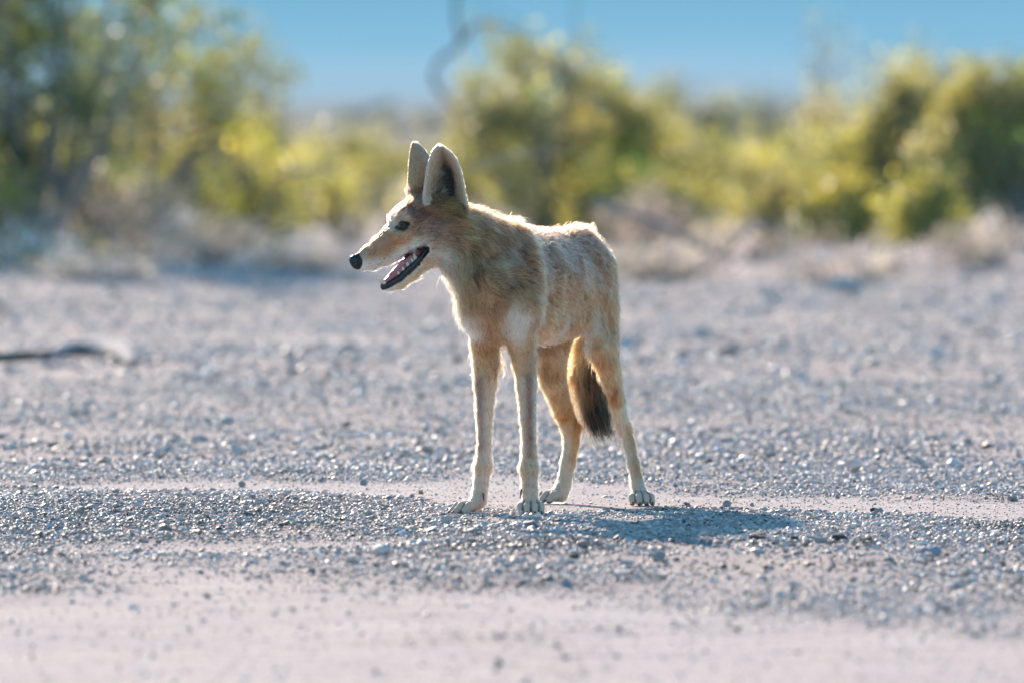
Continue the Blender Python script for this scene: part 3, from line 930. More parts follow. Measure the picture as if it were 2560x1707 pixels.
# ears: thin curved shells of small balls
def ear_points(outline, centre_fn, sign, sd):
    """outline rows: (y, xl, xr) in pixels from the base up; sign>0 hollows away from the viewer"""
    out = []
    yb, yt = outline[0][0], outline[-1][0]
    ysr = [o[0] for o in outline]; xl = [o[1] for o in outline]; xr = [o[2] for o in outline]
    for yy in np.arange(yt, yb + 0.1, 2.4):
        a = np.interp(yy, ysr[::-1], xl[::-1]); b = np.interp(yy, ysr[::-1], xr[::-1])
        t = (yb - yy) / (yb - yt)
        w = (b - a)
        m = max(int(w / 2.4), 1) + 1
        for u in np.linspace(-1, 1, m):
            xx = (a + b) / 2 + u * w / 2
            cup = (1 - u * u) * (w / 1280) * (0.62 if t < 0.5 else 0.62 - 0.3 * (t - .5) * 2)
            out.append((centre_fn(xx, yy, t, u, cup * sign), t, u))
    return out


near_outline = [(536, 1092, 1156), (522, 1072, 1166), (508, 1062, 1166), (495, 1061, 1163), (460, 1064, 1157), (424, 1070, 1149), (400, 1076, 1139), (385, 1081, 1127), (375, 1087, 1115), (368, 1094, 1104)]
far_outline = [(496, 1022, 1074), (470, 1023, 1082), (452, 1023, 1087), (424, 1024, 1084), (400, 1026, 1075), (380, 1028, 1062), (367, 1031, 1050), (360, 1034, 1041)]
dn, df = HD - .030, HD + .030
near_pts = ear_points(near_outline, lambda x, y, t, u, c: P(x, y, dn + c - .018 * t + .010 * u), 1, 1)
far_pts = ear_points(far_outline, lambda x, y, t, u, c: P(x, y, df - c * .8 + .012 * t + .010 * u), 1, -1)
EAR_R = 0.0034
ear_up = unit(H(1098, 365) - H(1110, 500))

# --- field -----------------------------------------------------------
lo = P(850, 1300, -.62) - np.array([.01, .02, 0.02]); lo[2] = -0.012
hi = P(1650, 330, .30); hi = np.array([hi[0], 22.2 + .30, hi[2] + .01])
lo[1] = 22.2 - .66
dim = np.ceil((hi - lo) / VOX).astype(int) + 1
F = np.full(dim, 0.05, np.float32)


def blend_box(pmin, pmax, fn, k, sub=False, hard=False):
    i0 = np.maximum(np.floor((pmin - lo) / VOX).astype(int), 0)
    i1 = np.minimum(np.ceil((pmax - lo) / VOX).astype(int) + 1, dim)
    if (i1 <= i0).any():
        return
    ax = [lo[j] + np.arange(i0[j], i1[j]) * VOX for j in range(3)]
    g = np.stack(np.meshgrid(*ax, indexing='ij'), -1)
    d = fn(g.reshape(-1, 3)).reshape(g.shape[:3])
    sl = tuple(slice(i0[j], i1[j]) for j in range(3))
    if sub:
        F[sl] = -smin(-F[sl], d, k)
    else:
        F[sl] = smin(F[sl], d, k)


for ch in chains:
    pts_ = np.array(ch.P); rm = max(max(r) for r in ch.r)
    mg = rm + ch.k + 0.012
    blend_box(pts_.min(0) - mg, pts_.max(0) + mg, lambda p, ch=ch: chain_sdf(p, ch), ch.k)


for ha, hb__ in HOLLOW:
    hseg = (ha, hb__, unit(hb__ - ha), LEFT, unit(np.cross(unit(hb__ - ha), LEFT)), (.034, .034), (.034, .034))
    blend_box(np.minimum(ha, hb__) - .08, np.maximum(ha, hb__) + .08, lambda p, h_=hseg: seg_sdf(p, h_), 0.03, sub=True)


def balls_sdf(centres, rad):
    cen = np.array(centres)
    def fn(p):
        d = np.full(len(p), 1.0)
        for s in range(0, len(p), 4000):
            q = p[s:s + 4000]
            dd = ((q[:, None] - cen[None]) ** 2).sum(-1).min(1)
            d[s:s + 4000] = np.sqrt(dd) - rad
        return d
    return fn


for pts_ in (near_pts, far_pts):
    c = np.array([q[0] for q in pts_])
    blend_box(c.min(0) - .016, c.max(0) + .016, balls_sdf(c, EAR_R), 0.010)

# mouth: the gap between the jaws, cut right through; the lining is put back as parts
MOUTH = [(1069, 620), (1070, 628), (1060, 641), (1032, 664), (1000, 693), (966, 712), (930, 716), (930, 690), (950, 684), (975, 674), (1000, 646), (1020, 632), (1045, 618), (1060, 615)]


def poly_sdf(xy, poly):
    poly = np.array(poly, float)
    d = np.full(len(xy), 1e9); inside = np.zeros(len(xy), bool)
    j = len(poly) - 1
    for i in range(len(poly)):
        a, b = poly[j], poly[i]
        e = b - a; w = xy - a
        t = np.clip((w @ e) / (e @ e), 0, 1)
        d = np.minimum(d, np.linalg.norm(w - t[:, None] * e, axis=1))
        c = ((a[1] > xy[:, 1]) != (b[1] > xy[:, 1])) & (xy[:, 0] < (b[0] - a[0]) * (xy[:, 1] - a[1]) / (b[1] - a[1] + 1e-12) + a[0])
        inside ^= c
        j = i
    return np.where(inside, -d, d)


def head_plane(p):
    """coordinates on the head: (px, py) of the foot point on the middle plane, and lat"""
    q = p - HC
    lat = q @ HL
    px, py, _ = proj(p - lat[:, None] * HL)
    return np.stack([px + np.abs(lat) * 435.0, py], -1), lat


def mouth_fn(p):
    xy, lat = head_plane(p)
    return poly_sdf(xy, MOUTH) / 1280.0


blend_box(H(920, 730) - .06, H(1080, 610) + .06, mouth_fn, 0.002, sub=True)
# eye sockets
EYE = [H(1010, 565, .0375), H(1010, 565, -.0375)]
for e in EYE:
    blend_box(e - .02, e + .02, lambda p, e=e: np.linalg.norm((p - e) , axis=1) - .0085, 0.004, sub=True)
# skin creases
F += (0.0011 * np.sin(0)).astype(np.float32) if False else 0


def surface_nets(Fd, origin, h):
    s = Fd < 0
    nx, ny, nz = Fd.shape
    cnt = np.zeros((nx - 1, ny - 1, nz - 1), np.int8)
    for a in (0, 1):
        for b_ in (0, 1):
            for c in (0, 1):
                cnt += s[a:nx - 1 + a, b_:ny - 1 + b_, c:nz - 1 + c]
    act = (cnt > 0) & (cnt < 8)
    ci = np.argwhere(act)
    vid = np.full(act.shape, -1, np.int64); vid[act] = np.arange(len(ci))
    acc = np.zeros((len(ci), 3)); num = np.zeros(len(ci))
    cor = [(a, b_, c) for a in (0, 1) for b_ in (0, 1) for c in (0, 1)]
    for i, u in enumerate(cor):
        for v in cor[i + 1:]:
            if sum(abs(x - y_) for x, y_ in zip(u, v)) != 1:
                continue
            fu = Fd[ci[:, 0] + u[0], ci[:, 1] + u[1], ci[:, 2] + u[2]].astype(float)
            fv = Fd[ci[:, 0] + v[0], ci[:, 1] + v[1], ci[:, 2] + v[2]].astype(float)
            m = (fu < 0) != (fv < 0)
            t = np.where(m, fu / np.where(m, fu - fv, 1), 0)
            pt = np.array(u) + t[:, None] * (np.array(v) - np.array(u))
            acc[m] += pt[m]; num[m] += 1
    V = origin + (ci + acc / num[:, None]) * h
    quads = []
    for ax in range(3):
        o1, o2 = [(1, 2), (2, 0), (0, 1)][ax]
        sl0 = [slice(1, -1)] * 3; sl1 = [slice(1, -1)] * 3
        sl0[ax] = slice(0, -1); sl1[ax] = slice(1, None)
        a = s[tuple(sl0)]; b_ = s[tuple(sl1)]
        e = np.argwhere(a != b_)
        off = np.ones(3, int); off[ax] = 0
        base_ = e + off
        flip = a[a != b_]
        d1 = np.zeros(3, int); d1[o1] = 1
        d2 = np.zeros(3, int); d2[o2] = 1
        q = [base_ - d1 - d2, base_ - d2, base_, base_ - d1]
        q = np.stack([vid[tuple(x.T)] for x in q], -1)
        q[~flip] = q[~flip][:, ::-1]
        quads.append(q)
    return V, np.concatenate(quads)


BV, BF = surface_nets(F, lo, VOX)


def field_normal(p):
    """smooth outward direction from the distance field"""
    q = (p - lo) / VOX
    out = []
    for ax in range(3):
        d = np.zeros(3); d[ax] = 1.2
        out.append(tri(q + d) - tri(q - d))
    return unit(np.stack(out, -1))


def tri(q):
    q = np.clip(q, 0, np.array(dim) - 1.001)
    i = np.floor(q).astype(int); f = q - i
    r = 0
    for a in (0, 1):
        for b_ in (0, 1):
            for c in (0, 1):
                w = (f[:, 0] if a else 1 - f[:, 0]) * (f[:, 1] if b_ else 1 - f[:, 1]) * (f[:, 2] if c else 1 - f[:, 2])
                r = r + w * F[i[:, 0] + a, i[:, 1] + b_, i[:, 2] + c]
    return r


# one smoothing pass over the vertices, weaker on the head
tri_f = BF
nb_sum = np.zeros_like(BV); nb_cnt = np.zeros(len(BV))
for k_ in range(4):
    a, b_ = BF[:, k_], BF[:, (k_ + 1) % 4]
    np.add.at(nb_sum, a, BV[b_]); np.add.at(nb_cnt, a, 1)
BV = BV * 0.5 + 0.5 * nb_sum / nb_cnt[:, None]
BN = field_normal(BV)
print('body verts', len(BV))

# --- coat colours: patches anchored on the body ----------------------
tan, ginger, cream, white = (.34, .225, .135), (.36, .185, .075), (.56, .44, .32), (.72, .66, .60)
grey, darkg, brown, black, pale = (.25, .21, .175), (.13, .105, .085), (.19, .115, .06), (.028, .022, .018), (.46, .37, .29)
sand, gtan = (.42, .30, .19), (.29, .215, .15)
ANCH = [  # px, py, colour, reach m
    (925, 628, gtan, .010), (950, 608, gtan, .010), (905, 640, gtan, .008), (950, 632, (.25, .135, .065), .012), (975, 615, (.23, .15, .095), .012), (990, 598, (.25, .17, .11), .010),
    (930, 645, (.30, .20, .13), .009), (965, 640, (.30, .18, .10), .008), (945, 660, white, .008), (970, 652, white, .008), (995, 638, white, .009), (1020, 622, white, .009), (1045, 607, white, .009),
    (912, 668, white, .009), (930, 668, white, .008), (1000, 610, (.30, .21, .14), .010),
    (985, 540, (.36, .29, .23), .010), (978, 560, pale, .008), (990, 575, pale, .007), (1005, 528, (.26, .18, .12), .010), (1025, 512, (.30, .19, .11), .010), (1035, 528, darkg, .012), (1050, 520, grey, .012), (1060, 540, darkg, .012),
    (1012, 545, pale, .006), (1035, 555, (.20, .165, .14), .010), (1020, 585, tan, .010), (1000, 588, pale, .007), (1045, 580, (.30, .22, .15), .012), (1075, 565, (.25, .21, .18), .014), (1100, 580, (.27, .23, .195), .016), (1075, 595, grey, .012),
    (1120, 605, (.32, .27, .23), .014), (1135, 590, gtan, .012), (1065, 640 - 30, cream, .010), (1085, 625, (.58, .50, .42), .012), (1110, 640, cream, .015), (1085, 650, cream, .014), (1065, 662, cream, .010), (1125, 675, cream, .016),
    (1030, 690, cream, .010), (1005, 715, cream, .010), (965, 724, white, .009), (1110, 525, (.42, .25, .12), .014), (1140, 510, (.44, .27, .13), .014), (1080, 512, (.28, .20, .13), .010), (1150, 545, ginger, .016), (1125, 545, (.30, .19, .10), .012),
    (1078, 640, white, .009), (1097, 636, (.60, .52, .45), .010), (1097, 655, white, .011), (1116, 652, (.64, .54, .45), .012), (1118, 672, (.62, .50, .40), .012), (1132, 662, (.58, .45, .34), .012), (1130, 690, (.60, .48, .37), .012), (1106, 682, white, .010), (1086, 665, white, .010),
    (1075, 618, (.50, .45, .41), .008), (1090, 612, (.30, .275, .255), .010), (1112, 622, (.33, .30, .275), .010), (1095, 595, (.21, .195, .185), .011), (1115, 590, (.22, .20, .185), .011), (1070, 580, (.22, .20, .185), .010), (1090, 570, (.17, .155, .145), .010),
    (940, 664, white, .007), (955, 656, white, .007), (985, 646, white, .007), (1008, 630, white, .007), (1033, 614, white, .007), (1058, 606, (.62, .56, .50), .007), (962, 638, (.21, .135, .08), .008), (985, 622, (.23, .15, .09), .008), (1005, 600, (.27, .19, .125), .008), (935, 636, (.27, .18, .115), .007),
    (1162, 812, white, .016), (1172, 835, white, .014), (1296, 825, white, .016), (1284, 800, (.66, .58, .50), .014), (1278, 830, white, .010),
    # neck
    (1180, 530, sand, .02), (1190, 570, sand, .02), (1180, 610, (.42, .28, .16), .02), (1160, 640, (.44, .29, .17), .02), (1200, 660, (.44, .30, .18), .025), (1160, 690, sand, .02), (1210, 720, tan, .025), (1170, 740, (.38, .27, .17), .02),
    (1232, 560, tan, .02), (1240, 610, tan, .02), (1262, 645, (.62, .54, .46), .018), (1272, 580, (.27, .18, .11), .014), (1285, 556, sand, .014), (1240, 690, sand, .02), (1142, 715, cream, .012),
    # chest
    (1158, 800, (.64, .56, .48), .014), (1182, 818, white, .018), (1290, 812, white, .018), (1300, 838, white, .014), (1268, 815, (.5, .4, .3), .012), (1235, 812, (.36, .25, .15), .014), (1200, 775, (.27, .18, .11), .02), (1250, 770, (.26, .18, .115), .02), (1165, 765, tan, .014), (1240, 845, (.44, .31, .19), .012),
    # flank
    (1300, 620, gtan, .02), (1310, 690, tan, .025), (1310, 770, tan, .02), (1340, 585, grey, .014), (1352, 630, (.38, .31, .25), .010), (1378, 620, (.17, .13, .10), .010), (1372, 700, (.40, .32, .25), .010), (1392, 660, (.19, .14, .10), .010),
    (1415, 610, (.24, .20, .17), .016), (1425, 650, (.34, .28, .23), .010), (1450, 600, (.20, .16, .13), .016), (1445, 650, (.19, .145, .11), .010), (1465, 670, (.36, .30, .25), .010), (1400, 730, (.28, .195, .12), .016), (1430, 720, (.24, .165, .105), .012),
    (1360, 760, tan, .02), (1350, 820, tan, .02), (1400, 800, sand, .018), (1395, 845, pale, .014), (1440, 800, tan, .014), (1450, 850, white, .012), (1475, 760, tan, .012), (1488, 800, (.55, .46, .38), .010), (1470, 835, white, .010), (1330, 845, (.36, .24, .14), .014), (1490, 690, (.40, .34, .28), .010), (1482, 640, gtan, .012),
    (1480, 590, grey, .014), (1510, 640, gtan, .016), (1530, 700, tan, .018), (1520, 780, tan, .02), (1535, 830, gtan, .014),
    # left hind
    (1510, 860, sand, .014), (1530, 900, tan, .014), (1525, 950, sand, .012), (1545, 985, tan, .012), (1545, 1040, cream, .010), (1560, 1090, (.60, .50, .40), .008), (1573, 1085, (.36, .235, .13), .008), (1570, 1140, (.60, .50, .40), .009), (1590, 1150, (.38, .26, .16), .008),
    (1590, 1200, (.48, .39, .30), .012), (1600, 1240, (.48, .39, .30), .012),
    # right hind
    (1360, 880, (.44, .33, .22), .014), (1395, 880, pale, .014), (1375, 940, sand, .012), (1405, 950, sand, .012), (1395, 1000, sand, .012), (1425, 1030, (.36, .23, .12), .010), (1410, 1070, cream, .008), (1445, 1075, (.36, .215, .11), .008), (1412, 1120, (.58, .47, .36), .009), (1440, 1115, (.44, .28, .16), .007), (1420, 1170, (.48, .38, .29), .010), (1400, 1215, (.48, .39, .30), .012), (1370, 1240, (.44, .36, .28), .012),
    # forelegs
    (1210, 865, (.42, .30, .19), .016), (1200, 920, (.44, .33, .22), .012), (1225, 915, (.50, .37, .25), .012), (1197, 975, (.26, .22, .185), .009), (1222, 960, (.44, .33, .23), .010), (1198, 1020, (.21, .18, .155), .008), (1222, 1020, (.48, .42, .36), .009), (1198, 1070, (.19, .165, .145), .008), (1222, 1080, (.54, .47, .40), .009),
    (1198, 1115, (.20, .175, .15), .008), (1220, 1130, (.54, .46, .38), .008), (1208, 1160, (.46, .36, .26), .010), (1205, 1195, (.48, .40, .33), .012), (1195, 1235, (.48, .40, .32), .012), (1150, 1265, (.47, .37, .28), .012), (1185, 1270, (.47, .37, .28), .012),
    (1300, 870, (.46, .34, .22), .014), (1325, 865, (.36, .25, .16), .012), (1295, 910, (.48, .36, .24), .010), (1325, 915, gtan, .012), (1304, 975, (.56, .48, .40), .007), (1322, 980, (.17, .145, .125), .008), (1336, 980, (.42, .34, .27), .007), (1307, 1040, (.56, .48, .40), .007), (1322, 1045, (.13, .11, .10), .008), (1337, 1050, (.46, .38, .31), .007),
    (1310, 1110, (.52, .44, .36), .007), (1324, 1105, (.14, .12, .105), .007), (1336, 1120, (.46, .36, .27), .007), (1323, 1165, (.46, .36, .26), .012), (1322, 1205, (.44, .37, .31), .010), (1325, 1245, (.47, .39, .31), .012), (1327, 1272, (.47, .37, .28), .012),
    # tail (nearest points between the hind legs)
    (1432, 880, (.46, .28, .12), .018), (1440, 930, (.38, .20, .08), .016), (1470, 960, (.20, .105, .045), .016), (1462, 1000, (.30, .16, .07), .014), (1490, 1010, (.07, .045, .03), .018), (1496, 1050, (.025, .02, .016), .02),
]
for _ in range(3):
    ANCH += [(1100, 650, white, .011), (1115, 668, (.66, .57, .49), .011), (1088, 652, white, .010), (1108, 640, (.64, .56, .49), .010), (1126, 682, (.62, .52, .43), .011), (1105, 690, white, .010)]


def stripe(a, b_, colr, sg_, step=9):
    k = max(int(abs(b_[1] - a[1]) / step), 1)
    for j in range(k + 1):
        t = j / k
        ANCH.append((a[0] + (b_[0] - a[0]) * t, a[1] + (b_[1] - a[1]) * t, colr, sg_))


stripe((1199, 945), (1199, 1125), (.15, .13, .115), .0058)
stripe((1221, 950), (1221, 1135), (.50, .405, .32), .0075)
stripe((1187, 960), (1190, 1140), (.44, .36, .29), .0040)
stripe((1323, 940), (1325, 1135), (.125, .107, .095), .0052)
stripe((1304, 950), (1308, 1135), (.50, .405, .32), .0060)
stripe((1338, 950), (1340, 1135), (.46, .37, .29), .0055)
stripe((1560, 1085), (1575, 1200), (.50, .40, .30), .0065)
stripe((1573, 1080), (1598, 1190), (.34, .215, .12), .0060)
stripe((1412, 1090), (1405, 1200), (.49, .39, .29), .0075)
stripe((1446, 1075), (1432, 1150), (.40, .235, .12), .0060)
vpx, vpy, vdep = proj(BV)
A_pos, A_col, A_sig = [], [], []
facing = (BN * unit(np.array([0, 0, CAM_H]) - BV)).sum(-1) > 0.1
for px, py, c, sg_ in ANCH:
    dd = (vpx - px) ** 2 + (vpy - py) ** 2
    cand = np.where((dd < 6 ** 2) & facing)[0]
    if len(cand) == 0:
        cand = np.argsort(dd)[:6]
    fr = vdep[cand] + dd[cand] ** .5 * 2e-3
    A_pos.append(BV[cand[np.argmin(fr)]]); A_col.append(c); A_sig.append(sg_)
# mirror the head and flank patches to the side away from the camera
MID = P(1382, 700, -.12)
for i in range(len(ANCH)):
    px, py = ANCH[i][:2]
    p = A_pos[i]
    if px < 1150 and py < 740:
        m = p - HL * (2 * ((p - HC) @ HL))
    elif py < 860 and px > 1290:
        m = p - LEFT * (2 * ((p - MID) @ LEFT))
    else:
        continue
    A_pos.append(m); A_col.append(ANCH[i][2]); A_sig.append(ANCH[i][3])
A_pos, A_col, A_sig = np.array(A_pos), np.array(A_col), np.array(A_sig)


FUR_GAIN = np.array([3.4, 1.68, 1.34])


def coat(p):
    out = np.zeros((len(p), 3))
    for s in range(0, len(p), 20000):
        q = p[s:s + 20000]
        d2 = ((q[:, None] - A_pos[None]) ** 2).sum(-1)
        w = np.exp(-d2 / (2 * A_sig ** 2)) + 1e-9 / (1e-4 + d2) ** 1.5 * 1e-2
        out[s:s + 20000] = (w[..., None] * A_col[None]).sum(1) / w.sum(1, keepdims=True)
    return np.clip(out * FUR_GAIN / (1 + (FUR_GAIN - 1) * out * 1.15), .008, .88)


TAIL = [ch for ch in chains if ch.name == 'tail'][0]
TZ = np.array([q[2] for q in TAIL.P])


def tail_colour(p, c):
    box = np.where((p[:, 2] < TZ[1] + .02) & (p[:, 0] > P(1420, 900)[0]) & (p[:, 0] < P(1560, 900)[0]) & (p[:, 1] > 22.2 + .10))[0]
    if len(box) == 0:
        return c
    q = p[box]
    d = chain_sdf(q, TAIL)
    legs = np.min([chain_sdf(q, ch) for ch in chains if ch.name in ('hindleg', 'hock', 'trunk')], axis=0)
    m = box[(d < .008) & (d < legs)]
    zz = p[m, 2]
    out = c.copy()
    zs = [TZ[5], TZ[4], TZ[4] * .55 + TZ[3] * .45, TZ[3], TZ[2], TZ[1]]
    ramp = [(.022, .018, .015), (.04, .028, .02), (.12, .07, .035), (.36, .19, .075), (.42, .25, .11), (.40, .26, .14)]
    out[m] = np.stack([np.interp(zz, zs, [r[k] for r in ramp]) for k in range(3)], -1)
    return out


EAR_N = np.array([q[0] for q in near_pts]); EAR_NT = np.array([(q[1], q[2]) for q in near_pts])
EAR_F = np.array([q[0] for q in far_pts]); EAR_FT = np.array([(q[1], q[2]) for q in far_pts])


def nearest(p, cen):
    bi = np.zeros(len(p), int); bd = np.zeros(len(p))
    for s in range(0, len(p), 4000):
        d2 = ((p[s:s + 4000, None] - cen[None]) ** 2).sum(-1)
        k = d2.argmin(1); bi[s:s + 4000] = k; bd[s:s + 4000] = np.sqrt(d2[np.arange(len(k)), k])
    return bi, bd


def ear_info(p):
    """-> ear id (0 none, 1 near/left, 2 far/right), t up the ear, u across"""
    eid = np.zeros(len(p), int); t = np.zeros(len(p)); u = np.zeros(len(p))
    for k, (cen, tu) in enumerate(((EAR_N, EAR_NT), (EAR_F, EAR_FT))):
        box = ((p > cen.min(0) - .01) & (p < cen.max(0) + .01)).all(1)
        w = np.where(box)[0]
        if len(w) == 0:
            continue
        bi, bd = nearest(p[w], cen)
        ok = (bd < .0062) & (tu[bi, 0] > .22 - .10 * np.abs(tu[bi, 1]))
        eid[w[ok]] = k + 1; t[w[ok]] = tu[bi[ok], 0]; u[w[ok]] = tu[bi[ok], 1]
    return eid, t, u


def ear_colour(p, nrm, eid, t, u, c):
    c = c.copy()
    # hollow of the left ear
    inside = (eid == 1) & (nrm[:, 1] < 0.25)
    n_ = noise3(p * 400, 41)
    hollow = np.where(inside[:, None], np.array([.52, .35, .24]), c)
    dark = np.exp(-((u - .05) / .42) ** 2) * np.exp(-((t - .58) / .32) ** 2)
    slot = np.exp(-((u - .36) / .26) ** 2) * np.exp(-((t - .46) / .25) ** 2)
    tuft = np.exp(-((u + .22) / .30) ** 2) * np.exp(-((t - .40) / .20) ** 2)
    rim = np.clip((np.abs(u) - .62) / .3, 0, 1)
    hollow = hollow + (np.array([.085, .058, .042]) - hollow) * np.clip(dark * 1.15, 0, .92)[:, None]
    hollow = hollow + (np.array([.70, .60, .50]) - hollow) * (tuft * np.clip(n_ * 2.0 - .2, 0, 1) * .92)[:, None]
    hollow = hollow + (np.array([.66, .49, .37]) - hollow) * (rim * .8)[:, None]
    hollow = hollow + (np.array([.03, .022, .018]) - hollow) * np.clip(slot * 1.9, 0, 1)[:, None]
    c = np.where(inside[:, None], hollow, c)
    backs = (eid > 0) & ~inside
    bc = np.array([.44, .27, .155]) * (0.8 + .5 * n_)[:, None]
    bc = bc + (np.array([.42, .25, .12]) - bc) * np.clip(.5 - t, 0, 1)[:, None]
    return np.where(backs[:, None], bc, c)


def bare_zone(p):
    """0 where no fur grows (lips, inside of the mouth, eye rims, nose), else 1; and the bare skin's colour"""
    xy, lat = head_plane(p)
    near_head = (np.linalg.norm(p - H(990, 640), axis=1) < .13)
    dm = np.where(near_head, poly_sdf(xy, MOUTH), 99)
    f = np.ones(len(p))
    # the lower lip and the corner of the mouth are black skin, the upper lip only an edge
    lower = (xy[:, 1] - 623) * (967 - 1069) - (xy[:, 0] - 1069) * (706 - 623)      # sign: side of the line corner -> chin
    lip_w = np.where(lower < 0, 11.5, 2.0)
    lip_w = np.where((xy[:, 0] > 1052), 4.5, lip_w)
    f[(dm < lip_w) & near_head] = 0
    for e in EYE:
        q = p - e
        a = q @ unit(H(1026, 558) - H(996, 573)); b_ = q @ np.cross(unit(H(1026, 558) - H(996, 573)), HL)
        f[((a / .0145) ** 2 + (b_ / .0055) ** 2 < 1) & (np.abs(q @ HL) < .02)] = 0
    nose = np.linalg.norm((p - H(889, 655)) / np.array([1, 1, 1]), axis=1) < .0165
    nose &= (p - H(902, 655)) @ unit(H(880, 655) - H(902, 655)) > -.002
    f[nose] = 0
    return f


V_eid, V_t, V_u = ear_info(BV)
VC = coat(BV)
VC = tail_colour(BV, ear_colour(BV, BN, V_eid, V_t, V_u, VC)) * 0.9
bz_ = bare_zone(BV)
VC[bz_ == 0] = (.012, .010, .010)
und = (BV[:, 2] < 0.005)
VC[und] = (.05, .045, .04)

TOES = [ch for ch in chains if ch.name == 'toe']


def crease(p):
    out = np.zeros(len(p), bool)
    w = np.where(p[:, 2] < .032)[0]
    if len(w) == 0:
        return out
    d = np.sort(np.stack([chain_sdf(p[w], ch) for ch in TOES]), axis=0)
    out[w] = (d[1] - d[0] < .0030) & (d[0] < .004)
    return out


VC[crease(BV)] = (.24, .19, .15)  # shade in the gaps between the toes, put into the skin colour

m_skin, nt, n, l, b = new_mat('coyote_undercoat')
at = n.new('ShaderNodeAttribute'); at.attribute_name = 'tint'
l.new(at.outputs['Color'], b.inputs['Base Color'])
b.inputs['Roughness'].default_value = 0.6
b.inputs['Specular IOR Level'].default_value = 0.35

m_fur = bpy.data.materials.new('coyote_fur'); m_fur.use_nodes = True
nt = m_fur.node_tree; n = nt.nodes; l = nt.links
n.remove(n['Principled BSDF'])
hb_ = n.new('ShaderNodeBsdfHairPrincipled')
hb_.parametrization = 'COLOR'
hb_.inputs['Roughness'].default_value = 0.36
hb_.inputs['Radial Roughness'].default_value = 0.50
hb_.inputs['IOR'].default_value = 1.38
hb_.inputs['Random Roughness'].default_value = 0.2
at = n.new('ShaderNodeAttribute'); at.attribute_name = 'tint'
gm = n.new('ShaderNodeGamma'); gm.inputs['Gamma'].default_value = 1.58
l.new(at.outputs['Color'], gm.inputs['Color']); l.new(gm.outputs['Color'], hb_.inputs['Color'])
l.new(hb_.outputs[0], n['Material Output'].inputs['Surface'])

coyote = empty('coyote', (float(P(1370, 1265)[0]), 22.0, 0.0), 'lean tan coyote standing on the gravel with open mouth and tall ears', 'coyote')
body = mesh_obj('body', BV, BF, m_skin, coyote, smooth=True, colors=VC)

# --- fur ----------------------------------------------------------------
fg = np.random.default_rng(99)
qa = BV[BF]
area = 0.5 * np.linalg.norm(np.cross(qa[:, 2] - qa[:, 0], qa[:, 3] - qa[:, 1]), axis=1)
fc = qa.mean(1)
onhead = np.linalg.norm(fc - H(1020, 590), axis=1) < .15
dens = np.where(onhead, 2.4, 1.0)
dens = np.where((fc[:, 2] < .26) & ~onhead, 1.25, dens)
N_FUR = 340000
prob = area * dens; prob /= prob.sum()
fi = fg.choice(len(BF), N_FUR, p=prob)
uv = fg.random((N_FUR, 2))
q = qa[fi]
root_p = (q[:, 0] * ((1 - uv[:, 0]) * (1 - uv[:, 1]))[:, None] + q[:, 1] * (uv[:, 0] * (1 - uv[:, 1]))[:, None] + q[:, 2] * (uv[:, 0] * uv[:, 1])[:, None] + q[:, 3] * ((1 - uv[:, 0]) * uv[:, 1])[:, None])
ok = bare_zone(root_p) > 0
ok &= root_p[:, 2] > 0.004
root_p = root_p[ok]
NF = len(root_p)
nrm = field_normal(root_p)

# blend growth direction, length and lift from the nearest limb segments
wsum = np.zeros(NF); flow = np.zeros((NF, 3)); flen = np.zeros(NF); lift = np.zeros(NF)
for ch in chains:
    sgs = ch.segs()
    for sg in sgs:
        rm = max(max(sg[5]), max(sg[6])) + .03
        mn = np.minimum(sg[0], sg[1]) - rm; mxx = np.maximum(sg[0], sg[1]) + rm
        w_ = np.where(((root_p > mn) & (root_p < mxx)).all(1))[0]
        if len(w_) == 0:
            continue
        d = np.abs(seg_sdf(root_p[w_], sg))
        wt = np.exp(-(d / .007) ** 2) + 1e-6
        fl = ch.flow if ch.flow is not None else sg[2]
        wsum[w_] += wt; flow[w_] += wt[:, None] * fl; flen[w_] += wt * ch.fur; lift[w_] += wt * ch.lift
flow = unit(flow + 1e-9); flen /= wsum + 1e-12; lift /= wsum + 1e-12
eid, et, eu = ear_info(root_p)
isear = eid > 0
flow[isear] = ear_up
flen[isear] = .0052; lift[isear] = .25
innear = (eid == 1) & (nrm[:, 1] < .25)
tuft = innear & (eu < .1) & (et < .60) & (eu > -.8)
flow[tuft] = unit(np.array([1.0, -.35, .35])); flen[tuft] = .016; lift[tuft] = .35
slot = innear & (np.exp(-((eu - .38) / .20) ** 2) * np.exp(-((et - .42) / .24) ** 2) > .45)
flen[slot] = .002
tl_ = np.where((root_p[:, 1] > 22.2 + .06) & (root_p[:, 0] > P(1440, 700)[0]))[0]
flen[tl_] *= np.clip(1 - (root_p[tl_, 2] - (TZ[2] - .005)) / .055, .28, 1)
# longer fringes: back of the thighs, elbows, between the forelegs
for (px, py, d_, r_, add) in ((1246, 860, -.44, .03, .012), (1240, 900, -.43, .025, .010), (1350, 900, .03, .03, .012), (1545, 880, .06, .03, .012), (1455, 850, -.03, .03, .014), (1130, 700, -.54, .03, .008), (1453, 560, .02, .03, .004), (1290, 548, -.36, .025, .008)):
    c_ = P(px, py, d_)
    flen += add * np.exp(-((root_p - c_) ** 2).sum(1) / (2 * r_ ** 2))
# shorter round the eyes and on the toes
for e in EYE:
    flen *= 1 - .5 * np.exp(-((root_p - e) ** 2).sum(1) / (2 * .012 ** 2))
flen *= np.exp(fg.normal(0, .22, NF))
guard = (fg.random(NF) < .13) & ~isear & (flen > .0055)
flen[guard] *= fg.uniform(1.35, 1.9, guard.sum())
lift[guard] += .20
# large and small tufts bend together
def vnoise(p, f, s):
    return np.stack([noise3(p * f, s) - .5, noise3(p * f, s + 1) - .5, noise3(p * f, s + 2) - .5], -1)

